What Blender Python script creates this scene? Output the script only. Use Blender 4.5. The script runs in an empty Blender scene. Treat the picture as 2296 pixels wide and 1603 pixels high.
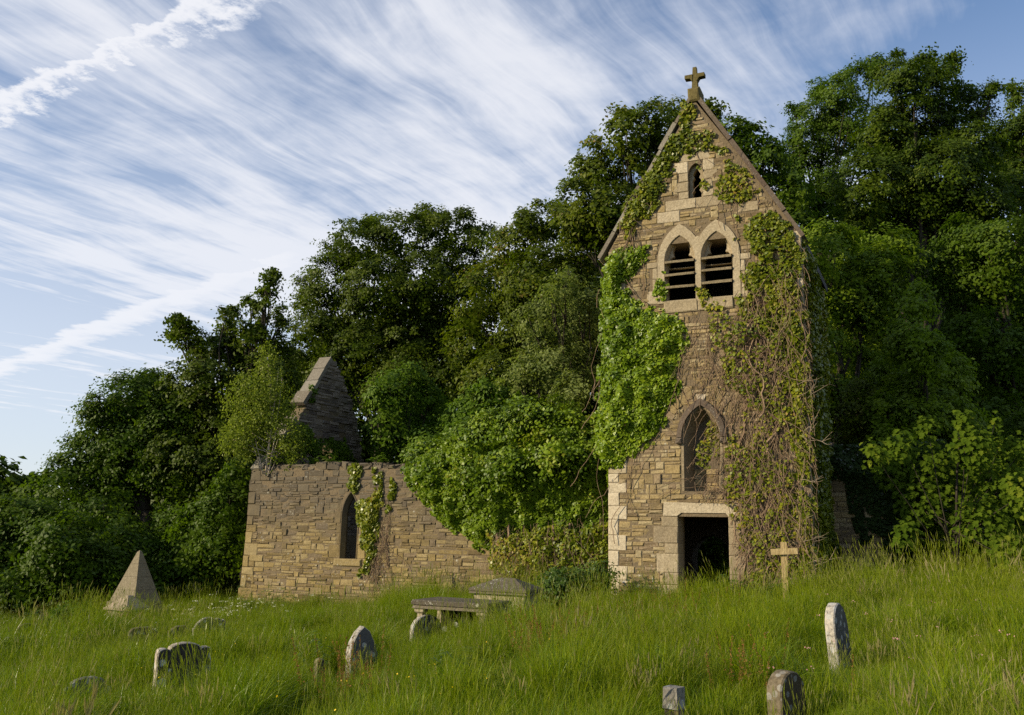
import bpy, math, random
import numpy as np
from mathutils import Vector
from mathutils.geometry import tessellate_polygon
rng = np.random.default_rng(7); random.seed(7)
sc = bpy.context.scene
COL = sc.collection
rad = math.radians

# ------------------------------------------------------------------ camera
PW, PH, FPX, TILT, ROLL = 2295.0, 1603.0, 2050.0, rad(10.75), rad(1.2)
EYE = np.array([0.0, 0.0, 1.75])
_r = np.array([1.0, 0, 0]); _f = np.array([0, math.cos(TILT), math.sin(TILT)]); _u = np.array([0, -math.sin(TILT), math.cos(TILT)])
_R = _r*math.cos(ROLL)+_u*math.sin(ROLL); _U = _u*math.cos(ROLL)-_r*math.sin(ROLL)
cd = bpy.data.cameras.new('camera'); cam = bpy.data.objects.new('camera', cd); COL.objects.link(cam)
from mathutils import Matrix
cam.matrix_world = Matrix(((_R[0], _U[0], -_f[0], EYE[0]), (_R[1], _U[1], -_f[1], EYE[1]), (_R[2], _U[2], -_f[2], EYE[2]), (0, 0, 0, 1)))
cd.sensor_width = 36; cd.lens = FPX/PW*36; cd.clip_start = .05; cd.clip_end = 6000
sc.camera = cam

# ------------------------------------------------------------------ world, sun, exposure
SUN_AZ = math.atan2(-.945, -.33)          # direction to the sun in the ground plane (x, y)
SUN_EL = rad(20)
SDIR = np.array([math.sin(SUN_AZ)*math.cos(SUN_EL), math.cos(SUN_AZ)*math.cos(SUN_EL), math.sin(SUN_EL)])
sun = bpy.data.lights.new('sun', 'SUN'); sun.energy = 4.9; sun.angle = rad(.53); sun.color = (1.0, .84, .57)
so = bpy.data.objects.new('sun', sun); COL.objects.link(so)
so.rotation_euler = Vector(SDIR).to_track_quat('Z', 'Y').to_euler(); so.location = (-40, -20, 30)
sc.view_settings.view_transform = 'Standard'; sc.view_settings.look = 'None'
sc.view_settings.exposure = 0.3; sc.view_settings.gamma = 1; sc.view_settings.use_curve_mapping = False
sc.render.engine = 'CYCLES'
sc.cycles.max_bounces = 6; sc.cycles.diffuse_bounces = 3; sc.cycles.glossy_bounces = 2; sc.cycles.transmission_bounces = 4
sc.cycles.transparent_max_bounces = 4; sc.cycles.use_denoising = False; sc.cycles.sample_clamp_indirect = 6
sc.cycles.caustics_reflective = False; sc.cycles.caustics_refractive = False
SKY_STRENGTH = .13

class NT:
    """small helper round a node tree"""
    def __init__(s, tree): s.t = tree; s.n = tree.nodes; s.l = tree.links
    def new(s, typ, **kw):
        n = s.n.new(typ)
        for k, v in kw.items(): setattr(n, k, v)
        return n
    def put(s, sock, v):
        if isinstance(v, bpy.types.NodeSocket): s.l.new(v, sock)
        else: sock.default_value = v
    def m(s, op, a, b=0.0, c=0.0, clamp=False):
        n = s.new('ShaderNodeMath', operation=op, use_clamp=clamp)
        for i, v in enumerate((a, b, c)): s.put(n.inputs[i], v)
        return n.outputs[0]
    def vm(s, op, a, b=(0, 0, 0)):
        n = s.new('ShaderNodeVectorMath', operation=op); s.put(n.inputs[0], a); s.put(n.inputs[1], b)
        return n.outputs['Value'] if op in ('DOT_PRODUCT', 'LENGTH') else n.outputs[0]
    def xyz(s, x, y, z):
        n = s.new('ShaderNodeCombineXYZ')
        for i, v in enumerate((x, y, z)): s.put(n.inputs[i], v)
        return n.outputs[0]
    def noise(s, vec, scale, detail=4, rough=.55, dist=0.0):
        n = s.new('ShaderNodeTexNoise'); n.normalize = True
        s.put(n.inputs['Vector'], vec); n.inputs['Scale'].default_value = scale; n.inputs['Detail'].default_value = detail
        n.inputs['Roughness'].default_value = rough; n.inputs['Distortion'].default_value = dist
        return n.outputs['Fac']
    def voro(s, vec, scale):
        n = s.new('ShaderNodeTexVoronoi'); s.put(n.inputs['Vector'], vec); n.inputs['Scale'].default_value = scale
        return n.outputs['Distance']
    def ss(s, v, a, b, lo=0.0, hi=1.0):
        n = s.new('ShaderNodeMapRange', interpolation_type='SMOOTHSTEP'); s.put(n.inputs[0], v)
        for i, x in enumerate((a, b, lo, hi)): s.put(n.inputs[i+1], x)
        return n.outputs[0]
    def ramp(s, fac, stops, interp='LINEAR'):
        n = s.new('ShaderNodeValToRGB'); n.color_ramp.interpolation = interp; e = n.color_ramp.elements
        while len(e) < len(stops): e.new(.5)
        for x, (p, c) in zip(e, stops): x.position = p; x.color = (*c, 1)
        s.put(n.inputs[0], fac); return n.outputs[0]
    def mix(s, fac, a, b, mode='MIX'):
        n = s.new('ShaderNodeMix', data_type='RGBA', blend_type=mode)
        s.put(n.inputs[0], fac)
        for i, v in ((6, a), (7, b)):
            s.put(n.inputs[i], v if isinstance(v, bpy.types.NodeSocket) else (*v, 1))
        return n.outputs[2]

def build_world():
    w = bpy.data.worlds.new('World'); sc.world = w; w.use_nodes = True
    w.node_tree.nodes.clear(); k = NT(w.node_tree)
    out = k.new('ShaderNodeOutputWorld'); bg = k.new('ShaderNodeBackground'); bg.inputs[1].default_value = SKY_STRENGTH
    sky = k.new('ShaderNodeTexSky', sky_type='NISHITA'); sky.sun_disc = False
    sky.sun_elevation = SUN_EL; sky.sun_rotation = SUN_AZ
    sky.altitude = 60; sky.air_density = 1.0; sky.dust_density = .3; sky.ozone_density = 4.0
    tc = k.new('ShaderNodeTexCoord'); d = tc.outputs['Generated']
    sep = k.new('ShaderNodeSeparateXYZ'); k.put(sep.inputs[0], d)
    z = k.m('MAXIMUM', sep.outputs[2], .02)
    px = k.m('DIVIDE', sep.outputs[0], z); py = k.m('DIVIDE', sep.outputs[1], z)      # the layer of high cloud, seen from below
    a = rad(27); S, C = math.sin(a), math.cos(a)
    s_ = k.m('ADD', k.m('MULTIPLY', px, S), k.m('MULTIPLY', py, C))
    c_ = k.m('SUBTRACT', k.m('MULTIPLY', px, C), k.m('MULTIPLY', py, S))
    P = k.xyz(s_, c_, 0)
    wob = k.noise(P, .9, 3, .5)
    c2 = k.m('ADD', c_, k.m('MULTIPLY', k.m('SUBTRACT', wob, .5), .34))
    streak = k.noise(k.xyz(k.m('MULTIPLY', s_, .75), k.m('MULTIPLY', c2, 4.2), 3.1), 1.0, 5, .55, .35)
    fine = k.noise(k.xyz(k.m('MULTIPLY', s_, 1.7), k.m('MULTIPLY', c2, 15.0), 1.7), 1.0, 6, .62, .8)
    puff = k.noise(k.xyz(s_, c_, 8.0), 3.2, 6, .6, .3)
    big = k.noise(k.xyz(k.m('MULTIPLY', s_, .45), k.m('MULTIPLY', c_, .55), 5.0), 1.0, 3, .5)
    cov = k.m('ADD', k.m('MULTIPLY', streak, .62), k.m('ADD', k.m('MULTIPLY', fine, .24), k.m('MULTIPLY', puff, .38)))
    cov = k.m('ADD', cov, k.m('MULTIPLY', k.m('SUBTRACT', big, .5), .55))
    def hump(s0, sw, c0, cw):
        a1 = k.m('DIVIDE', k.m('SUBTRACT', s_, s0), sw); a2 = k.m('DIVIDE', k.m('SUBTRACT', c_, c0), cw)
        return k.m('EXPONENT', k.m('MULTIPLY', k.m('ADD', k.m('MULTIPLY', a1, a1), k.m('MULTIPLY', a2, a2)), -1.0))
    cov = k.m('ADD', cov, k.m('MULTIPLY', hump(3.2, 1.3, -2.0, 1.1), .36))      # the thick middle of the cirrus sheet
    cov = k.m('ADD', cov, k.m('MULTIPLY', hump(4.6, 1.8, -6.5, 2.4), .11))
    cov = k.m('ADD', cov, k.m('MULTIPLY', hump(1.75, .5, -.75, .8), .08))
    cov = k.m('SUBTRACT', cov, k.m('MULTIPLY', hump(2.2, .7, .15, .4), .20))
    cir = k.ss(cov, .41, .88)
    # two old vapour trails
    def trail(slope, off, wdt, nscale, seed, lo, hi, wb, up, low, gaps):
        """an old vapour trail: sharp along its upper edge, frayed below"""
        n1 = k.noise(k.xyz(s_, c_, seed), nscale, 6, .62)
        t = k.m('ADD', k.m('SUBTRACT', s_, off), k.m('MULTIPLY', c_, slope))
        t = k.m('ADD', t, k.m('MULTIPLY', k.m('SUBTRACT', n1, .5), wdt*wb))
        g = k.m('MULTIPLY', k.ss(t, -wdt, -wdt*up), k.ss(t, wdt, wdt*low))
        n2 = k.noise(k.xyz(s_, c_, seed+4), nscale*2.3, 6, .68)
        body = k.ss(n2, gaps[0], gaps[1]); body = k.m('ADD', body, k.m('MULTIPLY', k.m('SUBTRACT', 1.0, body), k.ss(t, wdt*.1, -wdt*.5)), clamp=True)
        return k.m('MULTIPLY', k.m('MULTIPLY', g, body), k.ss(c_, hi, lo))
    t1 = trail(.145, 1.02, .105, 8.0, 11.0, -1.0, -.2, 2.1, .55, .1, (.20, .62))
    t2 = trail(.36, 2.02, .50, 3.6, 23.0, -2.3, -1.5, .9, .62, -.6, (.30, .72))
    fade = k.ss(sep.outputs[2], .02, .11)
    cloud = k.m('MULTIPLY', cir, .86)
    cloud = k.m('MAXIMUM', cloud, k.m('MAXIMUM', k.m('MULTIPLY', t1, .92), k.m('MULTIPLY', t2, .90)))
    cloud = k.m('ADD', k.m('MULTIPLY', cloud, fade), k.m('MULTIPLY', k.m('SUBTRACT', 1.0, fade), .35))
    # thin veil that thickens towards the horizon
    veil = k.ss(sep.outputs[2], .60, .12)
    cloud = k.m('MAXIMUM', cloud, k.m('MULTIPLY', veil, .66))
    gain = k.mix(1.0, sky.outputs[0], (SKY_GAIN,)*3, 'MULTIPLY')
    ccol = k.ramp(cloud, [(0, (.62*CL, .68*CL, .82*CL)), (.6, (.80*CL, .84*CL, .94*CL)), (1, (1.0*CL, 1.0*CL, 1.03*CL))])
    col = k.mix(cloud, gain, ccol)
    k.put(bg.inputs[0], col); k.l.new(bg.outputs[0], out.inputs[0])
    try: w.cycles.sampling_method = 'MANUAL'; w.cycles.sample_map_resolution = 1024
    except Exception: pass
SKY_GAIN = 1.0
CL = 6.1
build_world()

# ------------------------------------------------------------------ small geometry helpers
Z = np.array([0, 0, 1.0])
def ray(px, py): return _f+_R*(px-PW/2)/FPX-_U*(py-PH/2)/FPX
def at(px, py, Y):
    d = ray(px, py); return EYE+d*(Y/d[1])
def nrm(v): return v/np.maximum(np.linalg.norm(v, axis=-1, keepdims=True), 1e-9)
def _hash(i, j, k):
    h = (i.astype(np.int64)*374761393+j.astype(np.int64)*668265263+k.astype(np.int64)*2147483647) & 0xffffffff
    h = ((h ^ (h >> 13))*1274126177) & 0xffffffff
    return ((h ^ (h >> 16)) & 0xffff)/65535.0
def vnoise(p):
    """value noise of points (N,3), 0..1"""
    p = np.asarray(p, float); i = np.floor(p).astype(np.int64); f = p-i; f = f*f*(3-2*f); r = 0
    for a in (0, 1):
        for b in (0, 1):
            for c in (0, 1):
                w = (f[:, 0] if a else 1-f[:, 0])*(f[:, 1] if b else 1-f[:, 1])*(f[:, 2] if c else 1-f[:, 2])
                r = r+w*_hash(i[:, 0]+a, i[:, 1]+b, i[:, 2]+c)
    return r
def sstep(a, b, x):
    t = np.clip((x-a)/(b-a), 0, 1); return t*t*(3-2*t)

def ground(x, y):
    x = np.asarray(x, float); y = np.asarray(y, float)
    xx = np.clip(x, -26, 30); yy = np.clip(y, -10, 32)
    z = .075*xx+.0065*(yy-8.5)-.15
    p = np.stack([x*.45, y*.45, 0*x], -1).reshape(-1, 3)
    z = z+.13*(vnoise(p)-.5).reshape(x.shape)
    hill = sstep(30, 85, y)*(3+15*sstep(-25, 25, x))
    z = z+hill*(1-.55*sstep(150, 500, y))
    return z

class MB:
    def __init__(s): s.v = []; s.f = []; s.t = []
    def add(s, vs, fs, tint=.5):
        o = len(s.v); s.v.extend([tuple(map(float, x)) for x in vs]); s.f.extend([tuple(i+o for i in f) for f in fs]); s.t.extend([tint]*len(fs))
    def hexa(s, P, tint=.5):
        """8 corners: bottom 0-3 ccw seen from above, top 4-7"""
        s.add(P, [(3, 2, 1, 0), (4, 5, 6, 7), (0, 1, 5, 4), (1, 2, 6, 5), (2, 3, 7, 6), (3, 0, 4, 7)], tint)
    def build(s, name, mat, parent=None, kind=None, smooth=False, loc=None):
        if not s.v: return None
        me = bpy.data.meshes.new(name)
        off = np.array(parent_loc(parent)) if parent is not None else (np.array(loc) if loc is not None else np.zeros(3))
        v = np.array(s.v, float)-off
        me.from_pydata(v.tolist(), [], s.f); me.update()
        at_ = me.attributes.new('tint', 'FLOAT', 'FACE'); at_.data.foreach_set('value', np.array(s.t, 'f'))
        if smooth: me.polygons.foreach_set('use_smooth', [True]*len(s.f))
        me.materials.append(mat)
        o = bpy.data.objects.new(name, me); COL.objects.link(o)
        if parent is not None: o.parent = parent
        elif loc is not None: o.location = loc
        if kind: o['kind'] = kind
        return o
def parent_loc(p):
    l = np.zeros(3)
    while p is not None: l += np.array(p.location); p = p.parent
    return l
def thing(name, label, cat, loc, group=None):
    o = bpy.data.objects.new(name, None); COL.objects.link(o); o.location = tuple(map(float, loc)); o.empty_display_size = .2
    o['label'] = label; o['category'] = cat
    if group: o['group'] = group
    return o
def quads_object(name, V, tint, mat, parent=None, kind=None, loc=(0, 0, 0)):
    """V (N,4,3) quads -> one mesh"""
    n = len(V); me = bpy.data.meshes.new(name)
    off = parent_loc(parent) if parent is not None else np.array(loc, float)
    me.vertices.add(n*4); me.vertices.foreach_set('co', (V.reshape(-1, 3)-off).astype('f').ravel())
    me.loops.add(n*4); me.loops.foreach_set('vertex_index', np.arange(n*4, dtype='i'))
    me.polygons.add(n); me.polygons.foreach_set('loop_start', np.arange(0, n*4, 4, dtype='i'))
    me.update(calc_edges=True)
    a = me.attributes.new('tint', 'FLOAT', 'FACE'); a.data.foreach_set('value', np.asarray(tint, 'f'))
    me.materials.append(mat)
    o = bpy.data.objects.new(name, me); COL.objects.link(o)
    if parent is not None: o.parent = parent
    else: o.location = loc
    if kind: o['kind'] = kind
    return o

def part(name, parent):
    o = bpy.data.objects.new(name, None); COL.objects.link(o); o.parent = parent; o.empty_display_size = .1
    return o
class Frame:
    def __init__(s, o, au, an): s.o = np.array(o, float); s.au = np.array(au, float); s.an = np.array(an, float)
    def P(s, u, z, n=0.0): return s.o+s.au*u+Z*z+s.an*n
    def px(s, x, y, n=0.0):
        """where the line of sight through a point of the photograph meets this wall"""
        d = ray(x, y); o = s.o+s.an*n; t = ((o-EYE)@s.an)/(d@s.an); q = EYE+d*t-o
        return float(q@s.au), float(q[2])

YAW = rad(25)
RT = np.array([math.cos(YAW), -math.sin(YAW), 0]); BK = np.array([math.sin(YAW), math.cos(YAW), 0])
O0 = np.array([2.2617, 20.9, .441])
FT = Frame(O0, RT, -BK)                       # tower front
TW, TD = 4.38, 4.3
FTR = Frame(O0+RT*TW, BK, RT); FTL = Frame(O0, -BK, -RT); FTB = Frame(O0+BK*TD, -RT, BK)
FN = Frame(O0+BK*1.0, RT, -BK)                # nave wall
GC = FN.P(-11.15, -.441)                       # nave corner, z = 0
GT = .36
FG = Frame(GC+RT*GT, BK, RT)                 # inner face of the gable wall
FR = Frame(O0+BK*3.0, RT, -BK)                # wall right of the tower

def prism(mb, fr, outer, holes, n0, n1, tint=.5):
    loops = [outer]+list(holes)
    polys = [[Vector((u, z, 0)) for u, z in lp] for lp in loops]
    tris = tessellate_polygon(polys)
    flat = [p for lp in loops for p in lp]
    # orientation fix
    N = len(flat)
    vs = [fr.P(u, z, n1) for u, z in flat]+[fr.P(u, z, n0) for u, z in flat]
    fs = []
    for a, b, c in tris:
        A, B, Cc = flat[a], flat[b], flat[c]
        cr = (B[0]-A[0])*(Cc[1]-A[1])-(B[1]-A[1])*(Cc[0]-A[0])
        if abs(cr) < 1e-10: continue
        if cr < 0: b, c = c, b
        fs.append((a, b, c)); fs.append((a+N, c+N, b+N))
    o = 0
    for li, lp in enumerate(loops):
        m = len(lp); area = sum(lp[i][0]*lp[(i+1) % m][1]-lp[(i+1) % m][0]*lp[i][1] for i in range(m))
        fwd = (area > 0) == (li == 0)
        for i in range(m):
            a, b = o+i, o+(i+1) % m
            fs.append((a+N, b+N, b, a) if fwd else (b+N, a+N, a, b))
        o += m
    mb.add(vs, fs, tint)
def loft(mb, fr, la, na, lb, nb, tint=.5, closed=False, flip=False):
    m = len(la); vs = [fr.P(u, z, na) for u, z in la]+[fr.P(u, z, nb) for u, z in lb]
    fs = []
    for i in range(m if closed else m-1):
        j = (i+1) % m; q = (i, j, j+m, i+m)
        fs.append(q[::-1] if flip else q)
    mb.add(vs, fs, tint)
def lancet(uc, w, z0, zs, za, n=7):
    """pointed arch opening, half width w: bottom left, up, over the point, down"""
    h = za-zs; R = (h*h+w*w)/(2*w); a1 = math.atan2(h, R-w) if R > w else math.pi/2
    pts = [(uc-w, z0), (uc-w, zs)]
    cx = uc-w+R
    for i in range(1, n+1):
        a = math.pi-(a1)*i/n; pts.append((cx+R*math.cos(a), zs+R*math.sin(a)))
    left = pts[:]
    right = [(2*uc-u, z) for u, z in left[:-1]][::-1]
    return left+right
def block(mb, fr, u0, u1, z0, z1, nb, nf, ch=.012, jit=.004, tint=.5):
    """a dressed or rubble stone with chamfered front"""
    j = lambda s=1: random.uniform(-jit, jit)*s
    cs = [(u0, z0), (u1, z0), (u1, z1), (u0, z1)]; vs = []
    for u, z in cs: vs.append(fr.P(u, z, nb))
    mid = [(u+j(), z+j()) for u, z in cs]
    for u, z in mid: vs.append(fr.P(u, z, nf-ch))
    sg = [(1, 1), (-1, 1), (-1, -1), (1, -1)]
    ci = min(ch*1.1, (u1-u0)*.3, (z1-z0)*.3)
    for (u, z), (a, b) in zip(mid, sg): vs.append(fr.P(u+a*ci*random.uniform(.6, 1.5), z+b*ci*random.uniform(.6, 1.5), nf+j(2.2)))
    fs = [(8, 9, 10, 11)]
    for i in range(4):
        k = (i+1) % 4; fs.append((4+i, 4+k, 8+k, 8+i)); fs.append((i, k, 4+k, 4+i))
    mb.add(vs, fs, tint)
def tube(mb, pts, rads, sides=6, tint=.5, cap=True):
    pts = [np.array(p, float) for p in pts]; n = len(pts); vs = []; fs = []
    a = None
    for i, p in enumerate(pts):
        t = pts[min(i+1, n-1)]-pts[max(i-1, 0)]; t = t/max(np.linalg.norm(t), 1e-9)
        if a is None:
            h = np.array([1, 0, 0]) if abs(t[0]) < .8 else np.array([0, 1.0, 0])
            a = np.cross(t, h)
        a = a-t*(a@t); a = a/max(np.linalg.norm(a), 1e-9); b = np.cross(t, a)
        for s in range(sides):
            q = 2*math.pi*s/sides; vs.append(p+rads[i]*(a*math.cos(q)+b*math.sin(q)))
    for i in range(n-1):
        for s in range(sides):
            s2 = (s+1) % sides; fs.append((i*sides+s, i*sides+s2, (i+1)*sides+s2, (i+1)*sides+s))
    if cap: fs.append(tuple(range((n-1)*sides, n*sides))); fs.append(tuple(range(sides))[::-1])
    mb.add(vs, fs, tint)
def in_poly(u, z, poly):
    u = np.asarray(u); z = np.asarray(z); r = np.zeros(u.shape, bool); n = len(poly)
    for i in range(n):
        (x1, y1), (x2, y2) = poly[i], poly[(i+1) % n]
        c = ((y1 > z) != (y2 > z)) & (u < (x2-x1)*(z-y1)/((y2-y1) or 1e-9)+x1); r ^= c
    return r
def edge_dist(u, z, poly):
    d = np.full(u.shape, 1e9); n = len(poly)
    for i in range(n):
        x1, y1 = poly[i]; x2, y2 = poly[(i+1) % n]; dx, dy = x2-x1, y2-y1
        t = np.clip(((u-x1)*dx+(z-y1)*dy)/(dx*dx+dy*dy+1e-9), 0, 1)
        d = np.minimum(d, np.hypot(u-x1-t*dx, z-y1-t*dy))
    return d

# ------------------------------------------------------------------ materials
def newmat(name):
    m = bpy.data.materials.new(name); m.use_nodes = True; m.node_tree.nodes.clear(); k = NT(m.node_tree)
    out = k.new('ShaderNodeOutputMaterial'); return m, k, out
def attr(k, name='tint'):
    n = k.new('ShaderNodeAttribute'); n.attribute_name = name; return n.outputs['Fac']
def pos(k): return k.new('ShaderNodeNewGeometry').outputs['Position']
def finish(k, out, col, rough=.9, bump=None, bd=.02, bs=.6, spec=.25):
    b = k.new('ShaderNodeBsdfPrincipled'); k.put(b.inputs['Base Color'], col); k.put(b.inputs['Roughness'], rough)
    b.inputs['Specular IOR Level'].default_value = spec
    if bump is not None:
        bn = k.new('ShaderNodeBump'); bn.inputs['Strength'].default_value = bs; bn.inputs['Distance'].default_value = bd
        k.put(bn.inputs['Height'], bump); k.l.new(bn.outputs[0], b.inputs['Normal'])
    k.l.new(b.outputs[0], out.inputs[0])

def stone_mat(name, stops, lichen=.5, dirt=None, grain=26.0, white=0.0):
    """stone: hue per piece (tint), grain, pale lichen spots, black weather crust with its own shape"""
    m, k, out = newmat(name); p = pos(k); t = attr(k)
    g = k.noise(p, grain, 8, .65); g2 = k.noise(p, 5.0, 5, .6)
    col = k.ramp(k.m('ADD', t, k.m('MULTIPLY', k.m('SUBTRACT', g2, .5), .35)), stops)
    col = k.mix(k.ss(g, .30, .72), k.mix(1.0, col, (.62, .60, .58), 'MULTIPLY'), col)
    mott = k.noise(p, 11.0, 6, .7)
    col = k.mix(k.m('MULTIPLY', k.ss(mott, .55, .72), .35), col, (.13, .11, .085))
    if dirt:
        z0, z1 = dirt
        sp = k.new('ShaderNodeSeparateXYZ'); k.put(sp.inputs[0], p)
        dn = k.noise(p, 1.1, 6, .65)
        h = k.m('ADD', sp.outputs[2], k.m('MULTIPLY', k.m('SUBTRACT', dn, .5), 3.0))
        h = k.ss(h, z0, z1)
        col = k.mix(k.m('MULTIPLY', h, .80), col, (.088, .077, .064))
    if lichen:
        v = k.voro(p, 7.5); vn = k.noise(p, 2.0, 3, .6)
        lm = k.m('MULTIPLY', k.ss(v, .26, .16), k.ss(vn, .56, .66))
        v2 = k.voro(p, 22.0); lm2 = k.m('MULTIPLY', k.ss(v2, .25, .17), k.ss(vn, .47, .6))
        lm = k.m('MAXIMUM', lm, k.m('MULTIPLY', lm2, .7))
        col = k.mix(k.m('MULTIPLY', lm, lichen), col, (.44, .43, .37))
    if white:
        wn = k.noise(p, 4.5, 6, .7); sp = k.new('ShaderNodeSeparateXYZ'); k.put(sp.inputs[0], p)
        lowm = k.ss(sp.outputs[2], 1.5, .7)
        col = k.mix(k.m('MULTIPLY', k.m('MULTIPLY', k.ss(wn, .56, .64), lowm), white), col, (.55, .52, .46))
    bump = k.m('ADD', k.m('MULTIPLY', g, .5), k.noise(p, 9.0, 6, .6))
    finish(k, out, col, .92, bump, .03, .55, .15)
    return m
M = {}
M['nave'] = stone_mat('nave_stone', [(0, (.15, .112, .058)), (.22, (.235, .178, .082)), (.48, (.315, .238, .102)), (.75, (.35, .28, .145)), (1, (.21, .16, .10))], .6, (.95, 2.8))
M['tower'] = stone_mat('tower_stone', [(0, (.18, .135, .080)), (.25, (.28, .215, .112)), (.5, (.36, .275, .135)), (.75, (.40, .33, .195)), (1, (.26, .195, .125))], .5, None, white=.9)
M['gable'] = stone_mat('gable_stone', [(0, (.12, .10, .085)), (.5, (.22, .185, .15)), (1, (.33, .28, .225))], .5)
M['dress'] = stone_mat('dressed_stone', [(0, (.22, .175, .12)), (.5, (.37, .305, .20)), (1, (.64, .56, .42))], .25)
M['coping'] = stone_mat('coping_stone', [(0, (.115, .085, .066)), (.5, (.19, .165, .13)), (1, (.30, .28, .235))], .8)
M['mossy'] = stone_mat('mossy_stone', [(0, (.10, .085, .03)), (.5, (.15, .125, .05)), (1, (.21, .17, .08))], .3)
M['mortar'] = stone_mat('mortar', [(0, (.16, .125, .08)), (1, (.23, .18, .115))], .2)
M['dark'] = stone_mat('interior_plaster', [(0, (.13, .11, .085)), (1, (.19, .15, .11))], .2)
M['tomb'] = stone_mat('tomb_stone', [(0, (.085, .075, .055)), (.5, (.15, .13, .095)), (1, (.40, .35, .24))], .9)
M['pale'] = stone_mat('pale_tomb_stone', [(0, (.34, .27, .20)), (.5, (.42, .34, .25)), (1, (.50, .43, .33))], .4)
M['pyramid'] = stone_mat('pyramid_stone', [(0, (.18, .15, .10)), (.5, (.25, .215, .145)), (1, (.30, .26, .18))], .35)
M['slate'] = stone_mat('roof_slate', [(0, (.09, .09, .095)), (1, (.15, .14, .14))], .6)
def grave_mat(name, base, pale, spots, sc_=5.0):
    m, k, out = newmat(name); p = pos(k); t = attr(k)
    g = k.noise(p, 24.0, 8, .7); g2 = k.noise(p, 6.0, 6, .7)
    col = k.mix(k.ss(g2, .35, .7), base, tuple(x*.55 for x in base))
    col = k.mix(k.m('MULTIPLY', t, k.ss(g, .25, .6)), col, pale)
    vn = k.new('ShaderNodeTexVoronoi'); k.put(vn.inputs['Vector'], p); vn.inputs['Scale'].default_value = sc_; vs_ = k.new('ShaderNodeSeparateXYZ'); k.put(vs_.inputs[0], vn.outputs['Color'])
    lm = k.ss(k.m('ADD', vn.outputs['Distance'], k.m('MULTIPLY', k.m('SUBTRACT', g2, .5), .55)), .40, .33)
    lm = k.m('MULTIPLY', lm, k.ss(vs_.outputs[0], .44, .48))
    col = k.mix(k.m('MULTIPLY', lm, spots), col, (.42, .43, .42))
    finish(k, out, col, .9, k.m('ADD', g, g2), .02, .5, .2); return m
M['grave_black'] = grave_mat('lichened_headstone', (.011, .010, .008), (.46, .40, .32), .85, 6.2)
M['grave_grey'] = grave_mat('grey_headstone', (.060, .063, .062), (.46, .42, .36), .55, 10.0)
M['grave_brown'] = grave_mat('brown_headstone', (.060, .046, .026), (.30, .25, .17), .35, 11.0)

def leaf_mat(name, stops, trans=.42, gloss=.12, rough=.58):
    m, k, out = newmat(name); t = attr(k); p = pos(k)
    n = k.noise(p, .45, 3, .5)
    col = k.ramp(k.m('ADD', t, k.m('MULTIPLY', k.m('SUBTRACT', n, .5), .5), clamp=True), stops)
    d = k.new('ShaderNodeBsdfDiffuse'); k.put(d.inputs[0], col)
    tr = k.new('ShaderNodeBsdfTranslucent'); k.put(tr.inputs[0], k.mix(1.0, col, (1.15, 1.25, .55), 'MULTIPLY'))
    mx = k.new('ShaderNodeMixShader'); mx.inputs[0].default_value = trans; k.l.new(d.outputs[0], mx.inputs[1]); k.l.new(tr.outputs[0], mx.inputs[2])
    gl = k.new('ShaderNodeBsdfGlossy'); gl.inputs['Roughness'].default_value = rough; gl.inputs[0].default_value = (1, 1, 1, 1)
    fr = k.new('ShaderNodeFresnel'); fr.inputs[0].default_value = 1.45
    m2 = k.new('ShaderNodeMixShader'); k.put(m2.inputs[0], k.m('MULTIPLY', fr.outputs[0], gloss*.16))
    k.l.new(mx.outputs[0], m2.inputs[1]); k.l.new(gl.outputs[0], m2.inputs[2]); k.l.new(m2.outputs[0], out.inputs[0])
    return m
L = {}
L['ivy'] = leaf_mat('ivy_leaf', [(0, (.065, .12, .006)), (.5, (.165, .25, .010)), (.9, (.28, .36, .018)), (1, (.34, .36, .05))], .28, .55, .38)
L['ivy_mound'] = leaf_mat('ivy_mound_leaf', [(0, (.045, .085, .006)), (.5, (.115, .185, .009)), (.9, (.21, .285, .015)), (1, (.27, .29, .04))], .30, .25, .45)
L['ivy_dry'] = leaf_mat('ivy_leaf_yellowing', [(0, (.055, .085, .006)), (.45, (.15, .185, .010)), (.8, (.27, .27, .020)), (1, (.28, .18, .05))], .28, .45, .4)
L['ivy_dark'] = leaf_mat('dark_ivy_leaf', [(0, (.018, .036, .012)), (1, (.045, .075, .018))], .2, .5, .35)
L['syc'] = leaf_mat('sycamore_leaf', [(0, (.044, .086, .007)), (.5, (.070, .122, .009)), (1, (.110, .165, .012))], .45, .10)
L['oak'] = leaf_mat('oak_leaf', [(0, (.026, .054, .007)), (.5, (.066, .108, .008)), (1, (.108, .152, .011))], .45, .10)
L['beech'] = leaf_mat('beech_leaf', [(0, (.040, .070, .006)), (.5, (.074, .110, .009)), (1, (.125, .160, .013))], .45, .10)
L['maple'] = leaf_mat('warm_sycamore_leaf', [(0, (.050, .082, .006)), (.5, (.092, .128, .008)), (.85, (.145, .170, .012)), (1, (.21, .14, .045))], .45, .10)
L['elm'] = leaf_mat('elm_leaf', [(0, (.085, .145, .010)), (.5, (.14, .21, .013)), (1, (.21, .28, .018))], .45, .10)
L['ash'] = leaf_mat('ash_leaf', [(0, (.046, .095, .010)), (1, (.115, .18, .018))], .45, .10)
L['birch'] = leaf_mat('birch_leaf', [(0, (.12, .165, .020)), (1, (.27, .32, .05))], .45, .10)
L['willow'] = leaf_mat('willow_leaf', [(0, (.11, .155, .035)), (1, (.25, .29, .085))], .45, .10)
L['young'] = leaf_mat('young_sycamore_leaf', [(0, (.055, .10, .010)), (.6, (.11, .165, .014)), (.92, (.19, .225, .022)), (1, (.26, .23, .035))], .45, .10)
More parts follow.
